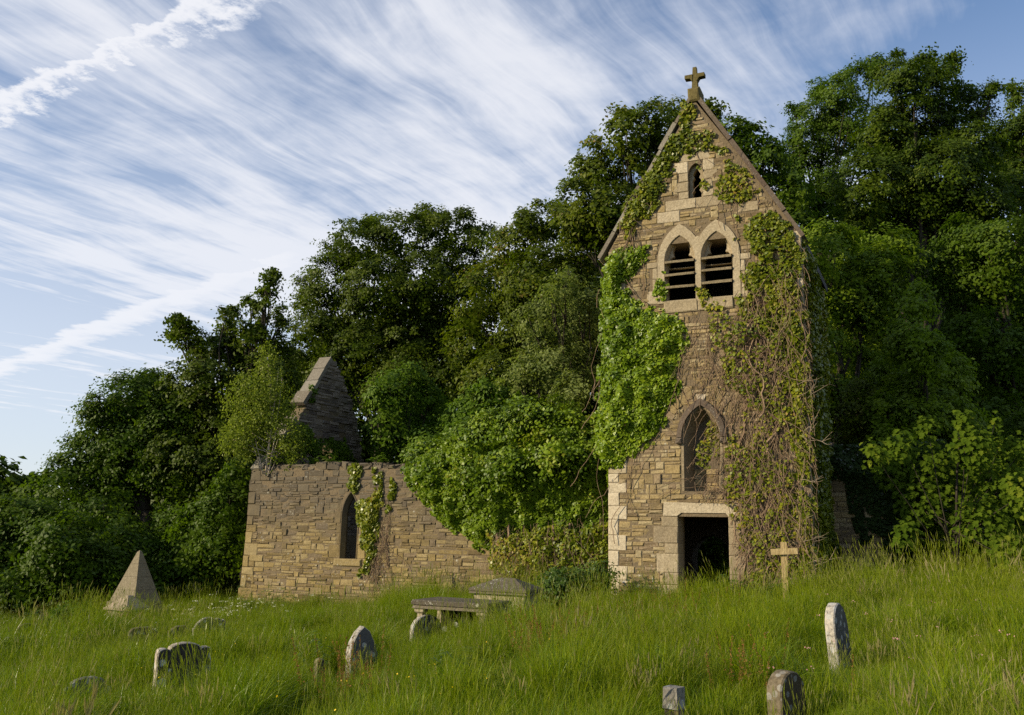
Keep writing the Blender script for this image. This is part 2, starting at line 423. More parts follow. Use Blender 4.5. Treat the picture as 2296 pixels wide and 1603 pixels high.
L['bush'] = leaf_mat('bush_leaf', [(0, (.060, .120, .010)), (1, (.15, .235, .020))], .45, .10)
L['fern'] = leaf_mat('fern_leaf', [(0, (.05, .10, .014)), (1, (.12, .19, .03))], .4, .2)
L['grass'] = leaf_mat('grass_blade', [(0, (.065, .115, .005)), (.45, (.150, .232, .006)), (.8, (.25, .295, .010)), (.93, (.24, .27, .05)), (1, (.36, .31, .16))], .4, .25, .4)
L['sorrel'] = leaf_mat('sorrel_spike', [(0, (.17, .085, .028)), (1, (.30, .17, .06))], .3, .05)
L['dock'] = leaf_mat('seed_head', [(0, (.24, .20, .10)), (1, (.42, .35, .20))], .3, .05)
L['yellow'] = leaf_mat('buttercup', [(0, (.75, .50, .01)), (1, (.85, .62, .02))], .3, .2)
L['white'] = leaf_mat('umbel_flower', [(0, (.38, .40, .26)), (1, (.55, .55, .42))], .3, .05)
L['pink'] = leaf_mat('bistort_flower', [(0, (.50, .25, .25)), (1, (.62, .38, .36))], .3, .05)
def wood_mat(name, a, b, sx=6.0):
    m, k, out = newmat(name); p = pos(k); mp = k.vm('MULTIPLY', p, (1, 1, .22))
    n = k.noise(mp, sx*3, 7, .65); n2 = k.noise(p, 3.0, 4, .6)
    col = k.mix(k.ss(n, .3, .7), a, b); col = k.mix(k.m('MULTIPLY', k.ss(n2, .5, .75), .4), col, (.07, .085, .035))
    finish(k, out, col, .9, n, .03, .7, .15); return m
M['bark'] = wood_mat('bark', (.024, .020, .015), (.052, .044, .033))
M['birchbark'] = wood_mat('birch_bark', (.34, .26, .19), (.58, .48, .38))
M['stem'] = wood_mat('ivy_stem', (.13, .085, .055), (.30, .215, .145), 12)
M['drystem'] = wood_mat('dead_twig', (.20, .155, .11), (.36, .29, .21), 12)
M['oakwood'] = wood_mat('weathered_wood', (.26, .19, .085), (.45, .35, .18), 10)
def ground_mat():
    m, k, out = newmat('meadow_soil'); p = pos(k)
    n = k.noise(p, 1.3, 6, .6); n2 = k.noise(p, 14.0, 6, .7)
    col = k.ramp(n, [(.3, (.022, .036, .008)), (.7, (.045, .062, .014))]); col = k.mix(k.ss(n2, .5, .75), col, (.06, .05, .025))
    finish(k, out, col, .95, n2, .05, .8, .1); return m
M['ground'] = ground_mat()

# ------------------------------------------------------------------ the ground
def build_ground():
    xs = np.concatenate([[-3000, -1200, -500, -250], np.arange(-140, -34, 8), np.arange(-32, 32.1, .8), np.arange(40, 141, 8), [250, 500, 1200, 3000]])
    ys = np.concatenate([[-1500, -400, -100, -40, -15, -6], np.arange(-2, 34, .8), np.arange(36, 150, 5), [180, 260, 400, 800, 1600, 4000]])
    X, Y = np.meshgrid(xs, ys); Zz = ground(X, Y)
    nx, ny = len(xs), len(ys); v = np.stack([X, Y, Zz], -1).reshape(-1, 3)
    f = [(j*nx+i, j*nx+i+1, (j+1)*nx+i+1, (j+1)*nx+i) for j in range(ny-1) for i in range(nx-1)]
    me = bpy.data.meshes.new('ground'); me.from_pydata(v.tolist(), [], f); me.polygons.foreach_set('use_smooth', [True]*len(f)); me.materials.append(M['ground'])
    o = bpy.data.objects.new('ground', me); COL.objects.link(o); o['kind'] = 'structure'; o['label'] = 'uneven churchyard ground sloping up to the right'
build_ground()

# ------------------------------------------------------------------ masonry
def courses(z0, z1, h0=.15, h1=.24):
    z = z0; r = []
    while z < z1-.04:
        h = random.uniform(h0, h1)
        if z1-z-h < .08: h = z1-z
        r.append((z, z+h)); z += h
    return r
def rubble(fr, z0, z1, spans, h0=.10, h1=.175, wm=(.11, .34)):
    """list of stones (u0,u1,z0,z1,proud,tint); spans(z) gives the free intervals of the wall at height z. Thin rows, here and there a taller stone that reaches through two"""
    st = []; rows = courses(z0, z1, h0*.62, h1*.66); blocked = []
    for i, (a, b) in enumerate(rows):
        nxt = []; sp = spans(.5*(a+b))
        for x, y in blocked: sp = cut(sp, x, y)
        wob = .012*math.sin(i*2.3)
        for ua, ub in sp:
            u = ua
            while u < ub-.02:
                w = random.uniform(wm[0], wm[1])*(1.7 if random.random() < .16 else 1.0)
                if ub-u-w < .10: w = ub-u
                top = b; pr = random.uniform(.0, .022)+(.014 if random.random() < .10 else 0)
                if i+1 < len(rows) and w < .55 and random.random() < .20:
                    m = .5*sum(rows[i+1])
                    if any(x <= u+.005 and u+w <= y+.005 for x, y in spans(m)): top = rows[i+1][1]; nxt.append((u, u+w))
                st.append((u, u+w, a, top, pr, random.random())); u += w
        blocked = nxt
    return st
def lay(fr, stones, mat, parent, limit=300, joint=.0055, name='stone', back=-.05):
    """the largest stones are parts of their own, the small rest is one part"""
    stones = sorted(stones, key=lambda s: -(s[1]-s[0])*(s[3]-s[2])); rest = MB()
    for i, (u0, u1, z0, z1, pr, t) in enumerate(stones):
        g = joint*random.uniform(.5, 1.6); mb = MB() if i < limit else rest
        block(mb, fr, u0+g, u1-g, z0+g*.8, z1-g*.8, back, pr, .014, .007, t)
        if i < limit: mb.build(name, mat, parent)
    if rest.v: rest.build('small_stonework', mat, parent, 'stuff')
def cut(spans, a, b):
    r = []
    for x, y in spans:
        if b <= x or a >= y: r.append((x, y)); continue
        if a > x: r.append((x, a))
        if b < y: r.append((b, y))
    return [(x, y) for x, y in r if y-x > .05]

# ---- tower
EZ, AZ = 7.9, 11.38; UC = 2.09                 # eaves, apex, centre line (wall local)
tower = thing('church_tower', 'tall narrow gabled stone church tower with twin louvred lancets, clad in ivy', 'tower', FT.P(UC, -.2))
def gable_half(z): return (TW/2+.0)*(AZ-z)/(AZ-EZ)
DOOR = (1.58, 2.67, 1.70)
BEL = [dict(uc=1.70, w=.36, z0=6.55, zs=7.50, za=8.09), dict(uc=2.545, w=.36, z0=6.55, zs=7.50, za=8.09)]
NICHE = dict(uc=2.13, w=.40, z0=2.25, zs=3.42, za=4.08)
SLIT = dict(uc=2.10, w=.17, z0=8.95, zs=9.55, za=9.80)
def build_tower():
    wall_out = [(0, -.9), (TW, -.9), (TW, EZ), (UC, AZ), (0, EZ)]
    holes = [[(DOOR[0]-.02, -.8), (DOOR[1]+.02, -.8), (DOOR[1]+.02, DOOR[2]), (DOOR[0]-.02, DOOR[2])],
             [(BEL[0]['uc']-.40, 6.5), (BEL[1]['uc']+.40, 6.5), (BEL[1]['uc']+.40, 7.9), (BEL[0]['uc']-.40, 7.9)],
             lancet(**NICHE), lancet(**SLIT)]
    mb = MB(); prism(mb, FT, wall_out, holes, -.62, 0, .5); mb.build('front_wall', M['mortar'], tower)
    # side and back walls, floor of the bell chamber, roof
    for fr, u0, u1, nm in ((FTR, .62, TD, 'side_wall'), (FTL, -TD, -.62, 'side_wall')):
        mb = MB(); prism(mb, fr, [(u0, -.9), (u1, -.9), (u1, EZ), (u0, EZ)], [], -.6, 0); mb.build(nm, M['dark'], tower)
    mb = MB(); prism(mb, FTB, [(-TW+.01, -.9), (-.01, -.9), (-.01, EZ-.02), (-UC-.05, AZ-.12), (-TW+.01, EZ-.02)], [lancet(-FT.px(1606, 1250, -TD)[0], .5, -.8, .75, 1.3)], -.6, 0); mb.build('back_wall', M['dark'], tower)
    mb = MB(); P = [FT.P(u, z, n) for z in (5.9, 6.1) for u, n in ((.6, -TD+.6), (TW-.6, -TD+.6), (TW-.6, -.62), (.6, -.62))]; mb.hexa(P); mb.build('bell_floor', M['bark'], tower)
    for sgn, nm in ((-1, 'roof'), (1, 'roof')):
        mb = MB(); e = UC+sgn*(TW/2+.18); ez = EZ-.18
        vs = [FT.P(e, ez, -.62), FT.P(UC, AZ+.02, -.62), FT.P(UC, AZ+.02, -TD-.1), FT.P(e, ez, -TD-.1)]
        dn = np.array([0, 0, -.16]); vs = vs+[v+dn for v in vs]
        mb.add(vs, [(0, 1, 2, 3), (7, 6, 5, 4), (0, 4, 5, 1), (1, 5, 6, 2), (2, 6, 7, 3), (3, 7, 4, 0)]); mb.build(nm, M['slate'], tower)
    # quoins, both front corners
    door, niche, bel, slit = (part(n, tower) for n in ('doorway', 'niche', 'belfry_window', 'slit_window'))
    zs = [FT.px(1365, y)[1] for y in (1340, 1325, 1300, 1268, 1233.5, 1199, 1164, 1134, 1104, 1081.5, 1062)]
    zs[0] = -.6
    while zs[-1] < EZ-.3: zs.append(zs[-1]+random.uniform(.27, .36))
    zs.append(EZ-.02); quoin_spans = []
    for i, (a, b) in enumerate(zip(zs[:-1], zs[1:])):
        ln = i % 2 == 0; w = random.uniform(.40, .45) if ln else random.uniform(.22, .26)
        if i == 0: w = .24; ln = False
        if i == 1: w = .24
        if i >= 2: w = (random.uniform(.40, .45) if i % 2 == 0 else random.uniform(.22, .26)); 
        quoin_spans.append((a, b, w))
        mb = MB(); block(mb, FT, -.012, w-.004, a+.003, b-.003, -.4, .022, .012, .004, random.uniform(.85, 1.0) if b < 2.8 else random.uniform(.4, .7)); mb.build('quoin_stone', M['dress'], tower)
        w2 = .66-w; mb = MB(); block(mb, FT, TW-w2+.004, TW+.012, a+.003, b-.003, -.4, .022, .012, .004, random.uniform(.35, .8)); mb.build('quoin_stone', M['dress'], tower)
    def qw(z):
        for a, b, w in quoin_spans:
            if a <= z <= b: return w
        return .25
    # door: jamb stones, lintel
    jz = -.6; i = 0; jamb = []
    for hgt in (.62, .22, .26, .40, .22, .36, .34, .38):
        z1 = min(jz+hgt, DOOR[2]-.004)
        if z1-jz < .05: break
        w = [.17, .34, .18, .36, .17, .42, .24, .20][i % 8]
        jamb.append((jz, z1, w))
        for (ua, ub) in ((DOOR[0]-.13-w, DOOR[0]-.002), (DOOR[1]+.002, DOOR[1]+.10+w*.7)):
            mb = MB(); block(mb, FT, ua, ub-.004, jz+.003, z1-.003, -.45, .016, .012, .004, random.uniform(.15, .7)); mb.build('door_jamb_stone', M['dress'], door)
        jz = z1; i += 1
    mb = MB(); LT = [(1.25, 1.71), (1.56, 1.71), (1.66, 1.78), (2.62, 1.78), (2.68, 1.71), (2.98, 1.71), (2.97, 1.97), (1.27, 2.01)]
    prism(mb, FT, LT, [], -.40, .03, .75); mb.build('door_lintel', M['dress'], door)
    mb = MB(); prism(mb, FT, [(1.57, 1.705), (2.69, 1.705), (2.69, 1.79), (1.57, 1.79)], [], -.43, -.05, .3); mb.build('lintel_soffit', M['dress'], door)
    # niche over the door: splayed reveal, back, hood mould with stops, white key stone
    n_in = lancet(NICHE['uc'], .27, 2.25, 3.40, 3.86); n_out = lancet(**NICHE)
    mb = MB(); loft(mb, FT, n_out, .0, n_in, -.40, .15); loft(mb, FT, lancet(NICHE['uc'], .455, 2.25, 3.42, 4.15), .012, n_out, .012, .3); mb.build('niche_surround', M['dress'], niche)
    mb = MB(); prism(mb, FT, lancet(NICHE['uc'], .5, 2.15, 3.5, 4.2), [], -.60, -.42, .3); mb.build('niche_back', M['dark'], niche)
    mb = MB(); st = rubble(FT, 2.26, 2.75, lambda z: [(1.86, 2.40)], h0=.08, h1=.11)
    for s in st: block(mb, FT, s[0]+.004, s[1]-.004, s[2]+.004, s[3]-.004, -.45, -.40+s[4], .01, .004, s[5])
    mb.build('niche_stonework', M['tower'], niche, 'stuff')
    ho = lancet(NICHE['uc'], .54, 3.36, 3.42, 4.27)[1:-1]; hi = lancet(NICHE['uc'], .43, 3.36, 3.42, 4.12)[1:-1]
    mb = MB(); loft(mb, FT, ho, .09, hi, .11, .1); loft(mb, FT, ho, .0, ho, .09, .1); loft(mb, FT, hi, .11, hi, .0, .1); mb.build('hood_mould', M['coping'], niche)
    for u in (NICHE['uc']-.49, NICHE['uc']+.49):
        mb = MB(); block(mb, FT, u-.07, u+.07, 3.28, 3.40, -.02, .13, .03, .01, .2); mb.build('hood_stop', M['coping'], niche)
    mb = MB(); prism(mb, FT, [(2.085, 4.13), (2.16, 4.13), (2.25, 4.36), (2.02, 4.37)], [], -.03, .03, 1.0); mb.build('key_stone', M['pale'], niche)
    # relieving arch of rough voussoirs
    for sgn in (-1, 1):
        for q in range(5):
            a0 = .16+q*.13; c = (NICHE['uc']+sgn*(.02), 3.42)
            t0 = sgn*(.18+q*.17); t1 = t0+sgn*.15; r0, r1 = .88-q*.035, 1.16-q*.06
            pl = [(c[0]+r0*math.sin(t0), c[1]+r0*math.cos(t0)), (c[0]+r0*math.sin(t1), c[1]+r0*math.cos(t1)), (c[0]+r1*math.sin(t1), c[1]+r1*math.cos(t1)), (c[0]+r1*math.sin(t0), c[1]+r1*math.cos(t0))]
            mb = MB(); prism(mb, FT, pl, [], -.03, .02+random.uniform(0, .015), random.choice([.2, .35, .5, .95])); mb.build('arch_stone', M['tower'], niche)
    # belfry: dressed surround with two lancets, reveals, tracery, louvres
    lan = [lancet(b['uc'], b['w'], b['z0'], b['zs'], b['za']) for b in BEL]
    u0, u1 = BEL[0]['uc']-.52, BEL[1]['uc']+.52; vall = .5*(BEL[0]['uc']+BEL[1]['uc'])
    oL = lancet(BEL[0]['uc'], .52, 6.5, 7.5, 8.36, 6); oR = lancet(BEL[1]['uc'], .52, 6.5, 7.5, 8.36, 6)
    left = [p for p in oL if p[0] <= vall]; right = [p for p in oR if p[0] >= vall]
    outer = left+[(vall, 8.02)]+right; outer = [(u, z) for u, z in outer]
    mb = MB(); prism(mb, FT, outer, lan, -.10, .03, .62); mb.build('belfry_surround', M['dress'], bel)
    for a, b in courses(6.5, 7.5, .24, .34):       # in-and-out dressings beside the surround
        w = random.choice([.12, .26, .18]); 
        mb = MB(); block(mb, FT, u0-w, u0-.004, a+.004, b-.004, -.1, .02, .012, .004, random.uniform(.3, .7)); mb.build('belfry_dressing_stone', M['dress'], bel)
        mb = MB(); block(mb, FT, u1+.004, u1+w*.9, a+.004, b-.004, -.1, .02, .012, .004, random.uniform(.3, .7)); mb.build('belfry_dressing_stone', M['dress'], bel)
    for b in BEL:
        uc = b['uc']; lo = lancet(uc, .36, 6.55, 7.5, 8.09); li = lancet(uc, .31, 6.55, 7.49, 8.02)
        mb = MB(); loft(mb, FT, lo, .03, li, -.20, .6); mb.build('belfry_reveal', M['dress'], bel)
        tre = [(uc-.30, 7.36), (uc-.295, 7.48), (uc-.27, 7.57), (uc-.225, 7.625), (uc-.165, 7.635), (uc-.195, 7.70), (uc-.20, 7.79), (uc-.165, 7.88), (uc-.09, 7.95), (uc, 8.005)]
        tre = tre+[(2*uc-u, z) for u, z in tre[:-1]][::-1]
        mb = MB(); prism(mb, FT, [(uc-.34, 7.35)]+[(u, z) for u, z in lancet(uc, .34, 7.35, 7.5, 8.06)[1:-1]]+[(uc+.34, 7.35)], [[(u, z+.001) for u, z in tre]], -.28, -.16, .6); mb.build('belfry_tracery', M['dress'], bel)
        for zf in ((7.43, 7.12, 6.82) if uc < 2 else (7.44, 7.15, 6.86)):
            t = random.uniform(-.01, .01)
            pr = [(zf+t, .07), (zf+.045+t, .09), (zf+.205, -.42), (zf+.155, -.44)]
            vs = [FT.P(u, z+random.uniform(-.008, .008), n) for u in (uc-.335, uc+.335) for z, n in pr]
            mb = MB(); mb.add(vs, [(0, 1, 2, 3), (7, 6, 5, 4), (0, 4, 5, 1), (1, 5, 6, 2), (2, 6, 7, 3), (3, 7, 4, 0)], .42); mb.build('louvre_slab', M['dress'], bel)
    for (ua, ub) in ((1.32, 2.1), (2.11, 2.90)):
        mb = MB(); block(mb, FT, ua, ub, 6.27, 6.545, -.25, .045, .02, .005, .5); mb.build('belfry_sill_stone', M['dress'], bel)
    # slit in the gable with long-and-short dressings
    so_ = lancet(**SLIT)
    cus = [(2.10-.10, 8.97), (2.10-.10, 9.12), (2.10-.055, 9.17), (2.10-.10, 9.24), (2.10-.10, 9.42), (2.10-.055, 9.48), (2.10-.09, 9.56), (2.10, 9.72)]
    cus = cus+[(4.20-u, z) for u, z in cus[:-1]][::-1]
    mb = MB(); prism(mb, FT, [(u, z) for u, z in lancet(2.10, .20, 8.94, 9.55, 9.84)], [cus], -.24, -.12, .5); mb.build('slit_tracery', M['dress'], slit)
    for a, b, wl, wr in ((8.70, 8.95, .55, .52), (8.955, 9.12, .22, .24), (9.125, 9.36, .34, .22), (9.365, 9.58, .22, .34), (9.585, 9.86, .36, .26)):
        for ua, ub in ((2.10-.17-wl, 2.10-.175), (2.10+.175, 2.10+.17+wr)):
            if a < 8.9: ua, ub = (ua, 2.095) if ua < 2 else (2.105, ub)
            mb = MB(); block(mb, FT, ua, ub, a+.003, b-.003, -.2, .018, .012, .004, random.uniform(.4, .85)); mb.build('slit_dressing_stone', M['dress'], slit)
    mb = MB(); prism(mb, FT, [(1.72, 9.86), (2.48, 9.86), (2.36, 10.08), (1.84, 10.08)], [], -.2, .018, .6); mb.build('slit_head_stone', M['dress'], slit)
    for a, b, ua, ub, t in ((8.42, 8.70, 1.18, 1.72, .7), (8.46, 8.70, 3.05, 3.5, .45), (8.72, 8.95, 2.95, 3.12, .9)):
        mb = MB(); block(mb, FT, ua, ub, a+.004, b-.004, -.1, .016, .012, .004, t); mb.build('dressed_band_stone', M['dress'], tower)
    # rubble facing
    def spans(z):
        if z < EZ: q = qw(z); s = [(q, TW-(.66-q))]
        else: h = gable_half(z)-.10; s = [(UC-h, UC+h)]
        if z < DOOR[2]:
            w = next((w for a, b, w in jamb if a <= z <= b), .2); s = cut(s, DOOR[0]-.13-w, DOOR[1]+.10+w*.7)
        elif z < 2.0: s = cut(s, 1.25, 2.98)
        if 2.2 < z < 4.3:
            hw = .47 if z < 3.45 else max(.0, .55*(1-((z-3.42)/.88)**1.7)); s = cut(s, NICHE['uc']-hw, NICHE['uc']+hw)
        if 4.12 < z < 4.36: s = cut(s, 2.03, 2.24)
        if 6.27 < z < 6.5: s = cut(s, 1.32, 2.90)
        if 6.5 < z < 7.5: s = cut(s, u0-.2, u1+.2)
        if 7.5 <= z < 8.36:
            for b in BEL:
                hw = .55*math.sqrt(max(0, 1-((z-7.5)/.88)**2)); s = cut(s, b['uc']-hw, b['uc']+hw)
        if 8.42 < z < 8.70: s = cut(cut(s, 1.18, 1.72), 3.05, 3.5)
        if 8.70 < z < 8.95: s = cut(cut(s, 1.38, 2.79), 2.95, 3.12)
        if 8.95 < z < 9.86: s = cut(s, 1.68, 2.48)
        if 9.86 < z < 10.08: s = cut(s, 1.8, 2.4)
        return s
    lay(FT, rubble(FT, -.7, AZ-.22, spans), M['tower'], tower)
    for fr, a, b in ((FTR, .5, TD), (FTL, -TD, -.5)):
        mb = MB()
        for s in rubble(fr, -.8, EZ-.1, lambda z: [(a, b)], h0=.18, h1=.28, wm=(.25, .6)): block(mb, fr, s[0]+.006, s[1]-.006, s[2]+.006, s[3]-.006, -.04, s[4], .014, .007, s[5])
        mb.build('side_stonework', M['tower'], tower, 'stuff')
    # gable copings, kneelers, apex cross
    for sgn in (-1, 1):
        e = np.array([UC+sgn*(TW/2+.16), EZ-.16]); a = np.array([UC+sgn*.06, AZ+.10]); n = 6
        d = (a-e)/np.linalg.norm(a-e); nn = np.array([-d[1], d[0]])*(1 if sgn < 0 else -1); nn = nn if nn[1] > 0 else -nn
        ln = np.linalg.norm(a-e)
        for i in range(n):
            p0 = e+d*(ln*i/n+.008); p1 = e+d*(ln*(i+1)/n-.006); s_ = random.uniform(-.012, .012)
            q = [p0-nn*.05, p1-nn*.05, p1+nn*(.04+s_*1.6), p0+nn*(.04+s_*1.6)]
            mb = MB(); prism(mb, FT, q if sgn < 0 else q[::-1], [], -.66, .055+random.uniform(-.025, .02), random.uniform(.3, 1) if sgn < 0 else random.uniform(0, .35)); mb.build('coping_stone', M['coping'], tower)
    mb = MB(); block(mb, FT, UC-.14, UC+.14, AZ-.06, AZ+.28, -.42, .08, .04, .012, .5); mb.build('cross_base', M['mossy'], tower)
    cross = MB(); zc = AZ+.27
    P = [FT.P(UC+u, zc+z, n) for z, w, t in ((0, .072, .075), (.62, .044, .05)) for u, n in ((-w, -.16-t), (w, -.16-t), (w, -.16+t), (-w, -.16+t))]; cross.hexa(P, .35)
    for sgn in (-1, 1):
        vs = [FT.P(UC+sgn*u, zc+z, n) for n in (-.24, -.08) for u, z in ((.05, .315), (.11, .335), (.235, .34), (.235, .43), (.05, .43), (.05, .24))]
        idx = [0, 5] ; fs = [(0, 1, 2, 3, 4), (10, 9, 8, 7, 6), (0, 5, 1), (6, 7, 11)]+[(i, (i+1), (i+1)+6, i+6) for i in (1, 2, 3)]+[(5, 1, 7, 11)]
        cross.add(vs, fs, .3)
    cross.build('cross', M['mossy'], tower)
build_tower()

# ---- nave wall
nave = thing('nave_wall', 'roofless coursed rubble nave wall with one pointed window, ivy over its end', 'wall', FN.P(-6, -.8))
NW = dict(uc=-7.68, w=.26, z0=.50, zs=1.62, za=2.26)
def build_nave():
    win = part('window', nave)
    top = lambda u: 2.99+.045*math.sin(u*1.3)+.02*math.sin(u*4.3+1)
    us = np.linspace(-11.12, -.02, 40)
    out = [(-11.30, -1.2), (-.02, -1.2)]+[(u, top(u)-.06) for u in us[::-1]]
    mb = MB(); prism(mb, FN, out, [lancet(**NW)], -.16, 0); prism(mb, FN, out, [lancet(NW['uc'], .52, .40, 1.62, 2.45)], -.62, -.16); mb.build('wall_core', M['mortar'], nave)
    mb = MB(); lo = lancet(**NW); li = lancet(NW['uc'], .205, .50, 1.60, 2.15)
    loft(mb, FN, lo, .0, li, -.15, .15); loft(mb, FN, li, -.15, lancet(NW['uc'], .50, .40, 1.62, 2.42), -.64, .1); mb.build('window_reveal', M['nave'], win)
    mb = MB(); prism(mb, FN, lancet(NW['uc'], .285, .5, 1.62, 2.30), [lo], -.02, .016, .1); mb.build('window_surround', M['nave'], win)
    mb = MB(); block(mb, FN, -8.12, -7.22, .30, .50, -.3, .05, .03, .008, .6); mb.build('window_sill', M['nave'], win)
    jz = .50; jw = []
    for i, h in enumerate((.36, .30, .26, .34, .30)):
        w = (.34, .12, .14, .22, .13)[i]; jw.append((jz, jz+h, w))
        for ua, ub in ((NW['uc']-.285-w, NW['uc']-.285), (NW['uc']+.285, NW['uc']+.285+w*.8)):
            mb = MB(); block(mb, FN, ua, ub, jz+.004, jz+h-.004, -.1, .012, .014, .006, random.uniform(.1, .6)); mb.build('window_jamb_stone', M['nave'], win)
        jz += h
    # quoins of the battered corner
    zq = courses(-.9, 2.62, .20, .36); qs = []
    lean = lambda z: -11.17-.10*max(0, (1.2-z)/2.2)-(.05 if z < -.42 else 0)
    for i, (a, b) in enumerate(zq):
        w = random.uniform(.30, .48) if i % 2 else random.uniform(.14, .24)
        qs.append((a, b, w)); m = .5*(a+b)
        mb = MB(); block(mb, FN, lean(m)-.02, lean(m)+w, a+.004, b-.004, -.55, .022, .016, .007, random.uniform(.3, .8)); mb.build('quoin_stone', M['nave'], nave)
    def spans(z):
        w = next((w for a, b, w in qs if a <= z <= b), .0); s = [(lean(z)+w+.0, -.1)]
        if .28 < z < .50: s = cut(s, -8.12, -7.22)
        w = next((w for a, b, w in jw if a <= z <= b), 0)
        if .5 <= z < 1.62: s = cut(s, NW['uc']-.285-w, NW['uc']+.285+w*.8)
        elif 1.62 <= z < 2.32:
            hw = .34*math.sqrt(max(0, 1-((z-1.62)/.72)**2)); hw = max(hw, (.285+w) if w else 0); s = cut(s, NW['uc']-hw, NW['uc']+hw)
        return s
    st = [s for s in rubble(FN, -1.1, 2.86, spans, h0=.10, h1=.18, wm=(.13, .42)) if not s[1] > -2.2 or s[2] < 1.2]
    # bias: bigger pale stones near the foot
    lay(FN, st, M['nave'], nave)
    # broken top: loose irregular capping stones
    u = -11.1
    while u < -.3:
        w = random.uniform(.18, .5); z = 2.84; h = top(u)-z+random.uniform(.04, .075)
        for nb, nf in ((-.30, .01), (-.62, -.31)):
            mb = MB(); block(mb, FN, u, u+w-.012, z, z+h*random.uniform(.92, 1.02), nb, nf+random.uniform(-.03, .02), .03, .022, random.uniform(0, 1)); mb.build('capping_stone', M['nave'], nave)
        u += w
build_nave()

# ---- gable wall at the far end of the nave
gable = thing('gable_wall', 'broken triangular stone gable rising behind the left end of the nave wall', 'wall', GC+BK*2.5)
def build_gable():
    def gp(px, py): return FG.px(px, py)
    ap = gp(745, 806)
    out = [(0.0, -1.2), (7.4, -1.2), (7.4, 2.9), (5.75, 3.6), gp(812, 1030), gp(800, 950), gp(786, 895), gp(770, 850), (ap[0]+.12, ap[1]-.05), ap, (.25, 3.4), (0, 3.3)]
    rough = []
    for p, q in zip(out, out[1:]+out[:1]):
        rough.append(p); L_ = math.hypot(q[0]-p[0], q[1]-p[1])
        if p[1] > 2.5 and q[1] > 2.5 and p[0] > ap[0]-.1:
            k = max(1, int(L_/.16)); rough += [(p[0]+(q[0]-p[0])*i/k+random.uniform(-.11, .08), p[1]+(q[1]-p[1])*i/k) for i in range(1, k)]
    out = rough
    hole = [gp(722, 1040), gp(742, 1040), gp(744, 1012), gp(738, 985), gp(727, 985), gp(722, 1010)]
    mb = MB(); prism(mb, FG, out, [hole], -GT, 0); mb.build('wall_core', M['mortar'], gable)
    def spans(z):
        uu = np.linspace(0, 7.4, 371); ins = in_poly(uu, np.full(uu.shape, z), out) & ~in_poly(uu, np.full(uu.shape, z), hole)
        r = []; s0 = None
        for u, q in zip(uu, ins):
            if q and s0 is None: s0 = u
            if not q and s0 is not None: r.append((s0, u)); s0 = None
        if s0 is not None: r.append((s0, 7.4))
        return [(a, b) for a, b in r if b-a > .1]
    st = rubble(FG, 1.5, ap[1]-.05, spans, h0=.12, h1=.18, wm=(.2, .55))
    st = [s for s in st if not (3.0 < s[0] < 5.2 and random.random() < .10)]
    st = [(a, b, c, d, e*2.2, t) for a, b, c, d, e, t in st]
    lay(FG, st, M['gable'], gable, 240)
    mb = MB()
    for s in rubble(Frame(FG.o-RT*GT, -BK, -RT), 1.0, ap[1]-.3, lambda z: [(-b, -a) for a, b in spans(z)], h0=.16, h1=.24): block(mb, Frame(FG.o-RT*GT, -BK, -RT), s[0]+.006, s[1]-.006, s[2]+.006, s[3]-.006, -.04, s[4], .014, .007, s[5])
    mb.build('outer_stonework', M['nave'], gable, 'stuff')
    # coping slabs on the near slope, some slipped
    e = np.array([.05, 3.28]); a = np.array(ap)+np.array([-.02, .0]); d = (a-e)/np.linalg.norm(a-e); nn = np.array([-d[1], d[0]]); ln = np.linalg.norm(a-e); n = 9
    for i in range(n):
        if i in (1, 4): continue
        p0 = e+d*(ln*i/n+.01); p1 = e+d*(ln*(i+1)/n-.012); s_ = random.uniform(-.04, .05)
        q = [p0+nn*(s_-.02), p1+nn*(s_-.02), p1+nn*(.11+s_), p0+nn*(.11+s_+random.uniform(-.02, .02))]
        mb = MB(); prism(mb, FG, q, [], -GT-.05+random.uniform(-.03, .03), .05+random.uniform(-.04, .04), random.uniform(.5, 1)); mb.build('coping_stone', M['coping'], gable)
build_gable()

# ---- wall right of the tower, in the tower's shadow
side = thing('churchyard_wall', 'dark ivy-hung rubble wall running right from the tower', 'wall', FR.P(7, 0))
def build_side():
    mb = MB(); prism(mb, FR, [(4.0, -.8), (6.9, -.8), (6.9, 3.1), (4.0, 3.4)], [], -.5, 0); mb.build('wall_core', M['mortar'], side)
    st = rubble(FR, -.6, 3.3, lambda z: [(4.1, 6.85)], h0=.16, h1=.26, wm=(.22, .55))
    lay(FR, st, M['tower'], side, 200)
    u, z = FR.px(1850, 1030)
    mb = MB(); block(mb, FR, u-.18, u+.16, 3.2, 3.55, -.4, .06, .02, .008, .4); mb.build('pier_cap', M['coping'], side)
build_side()

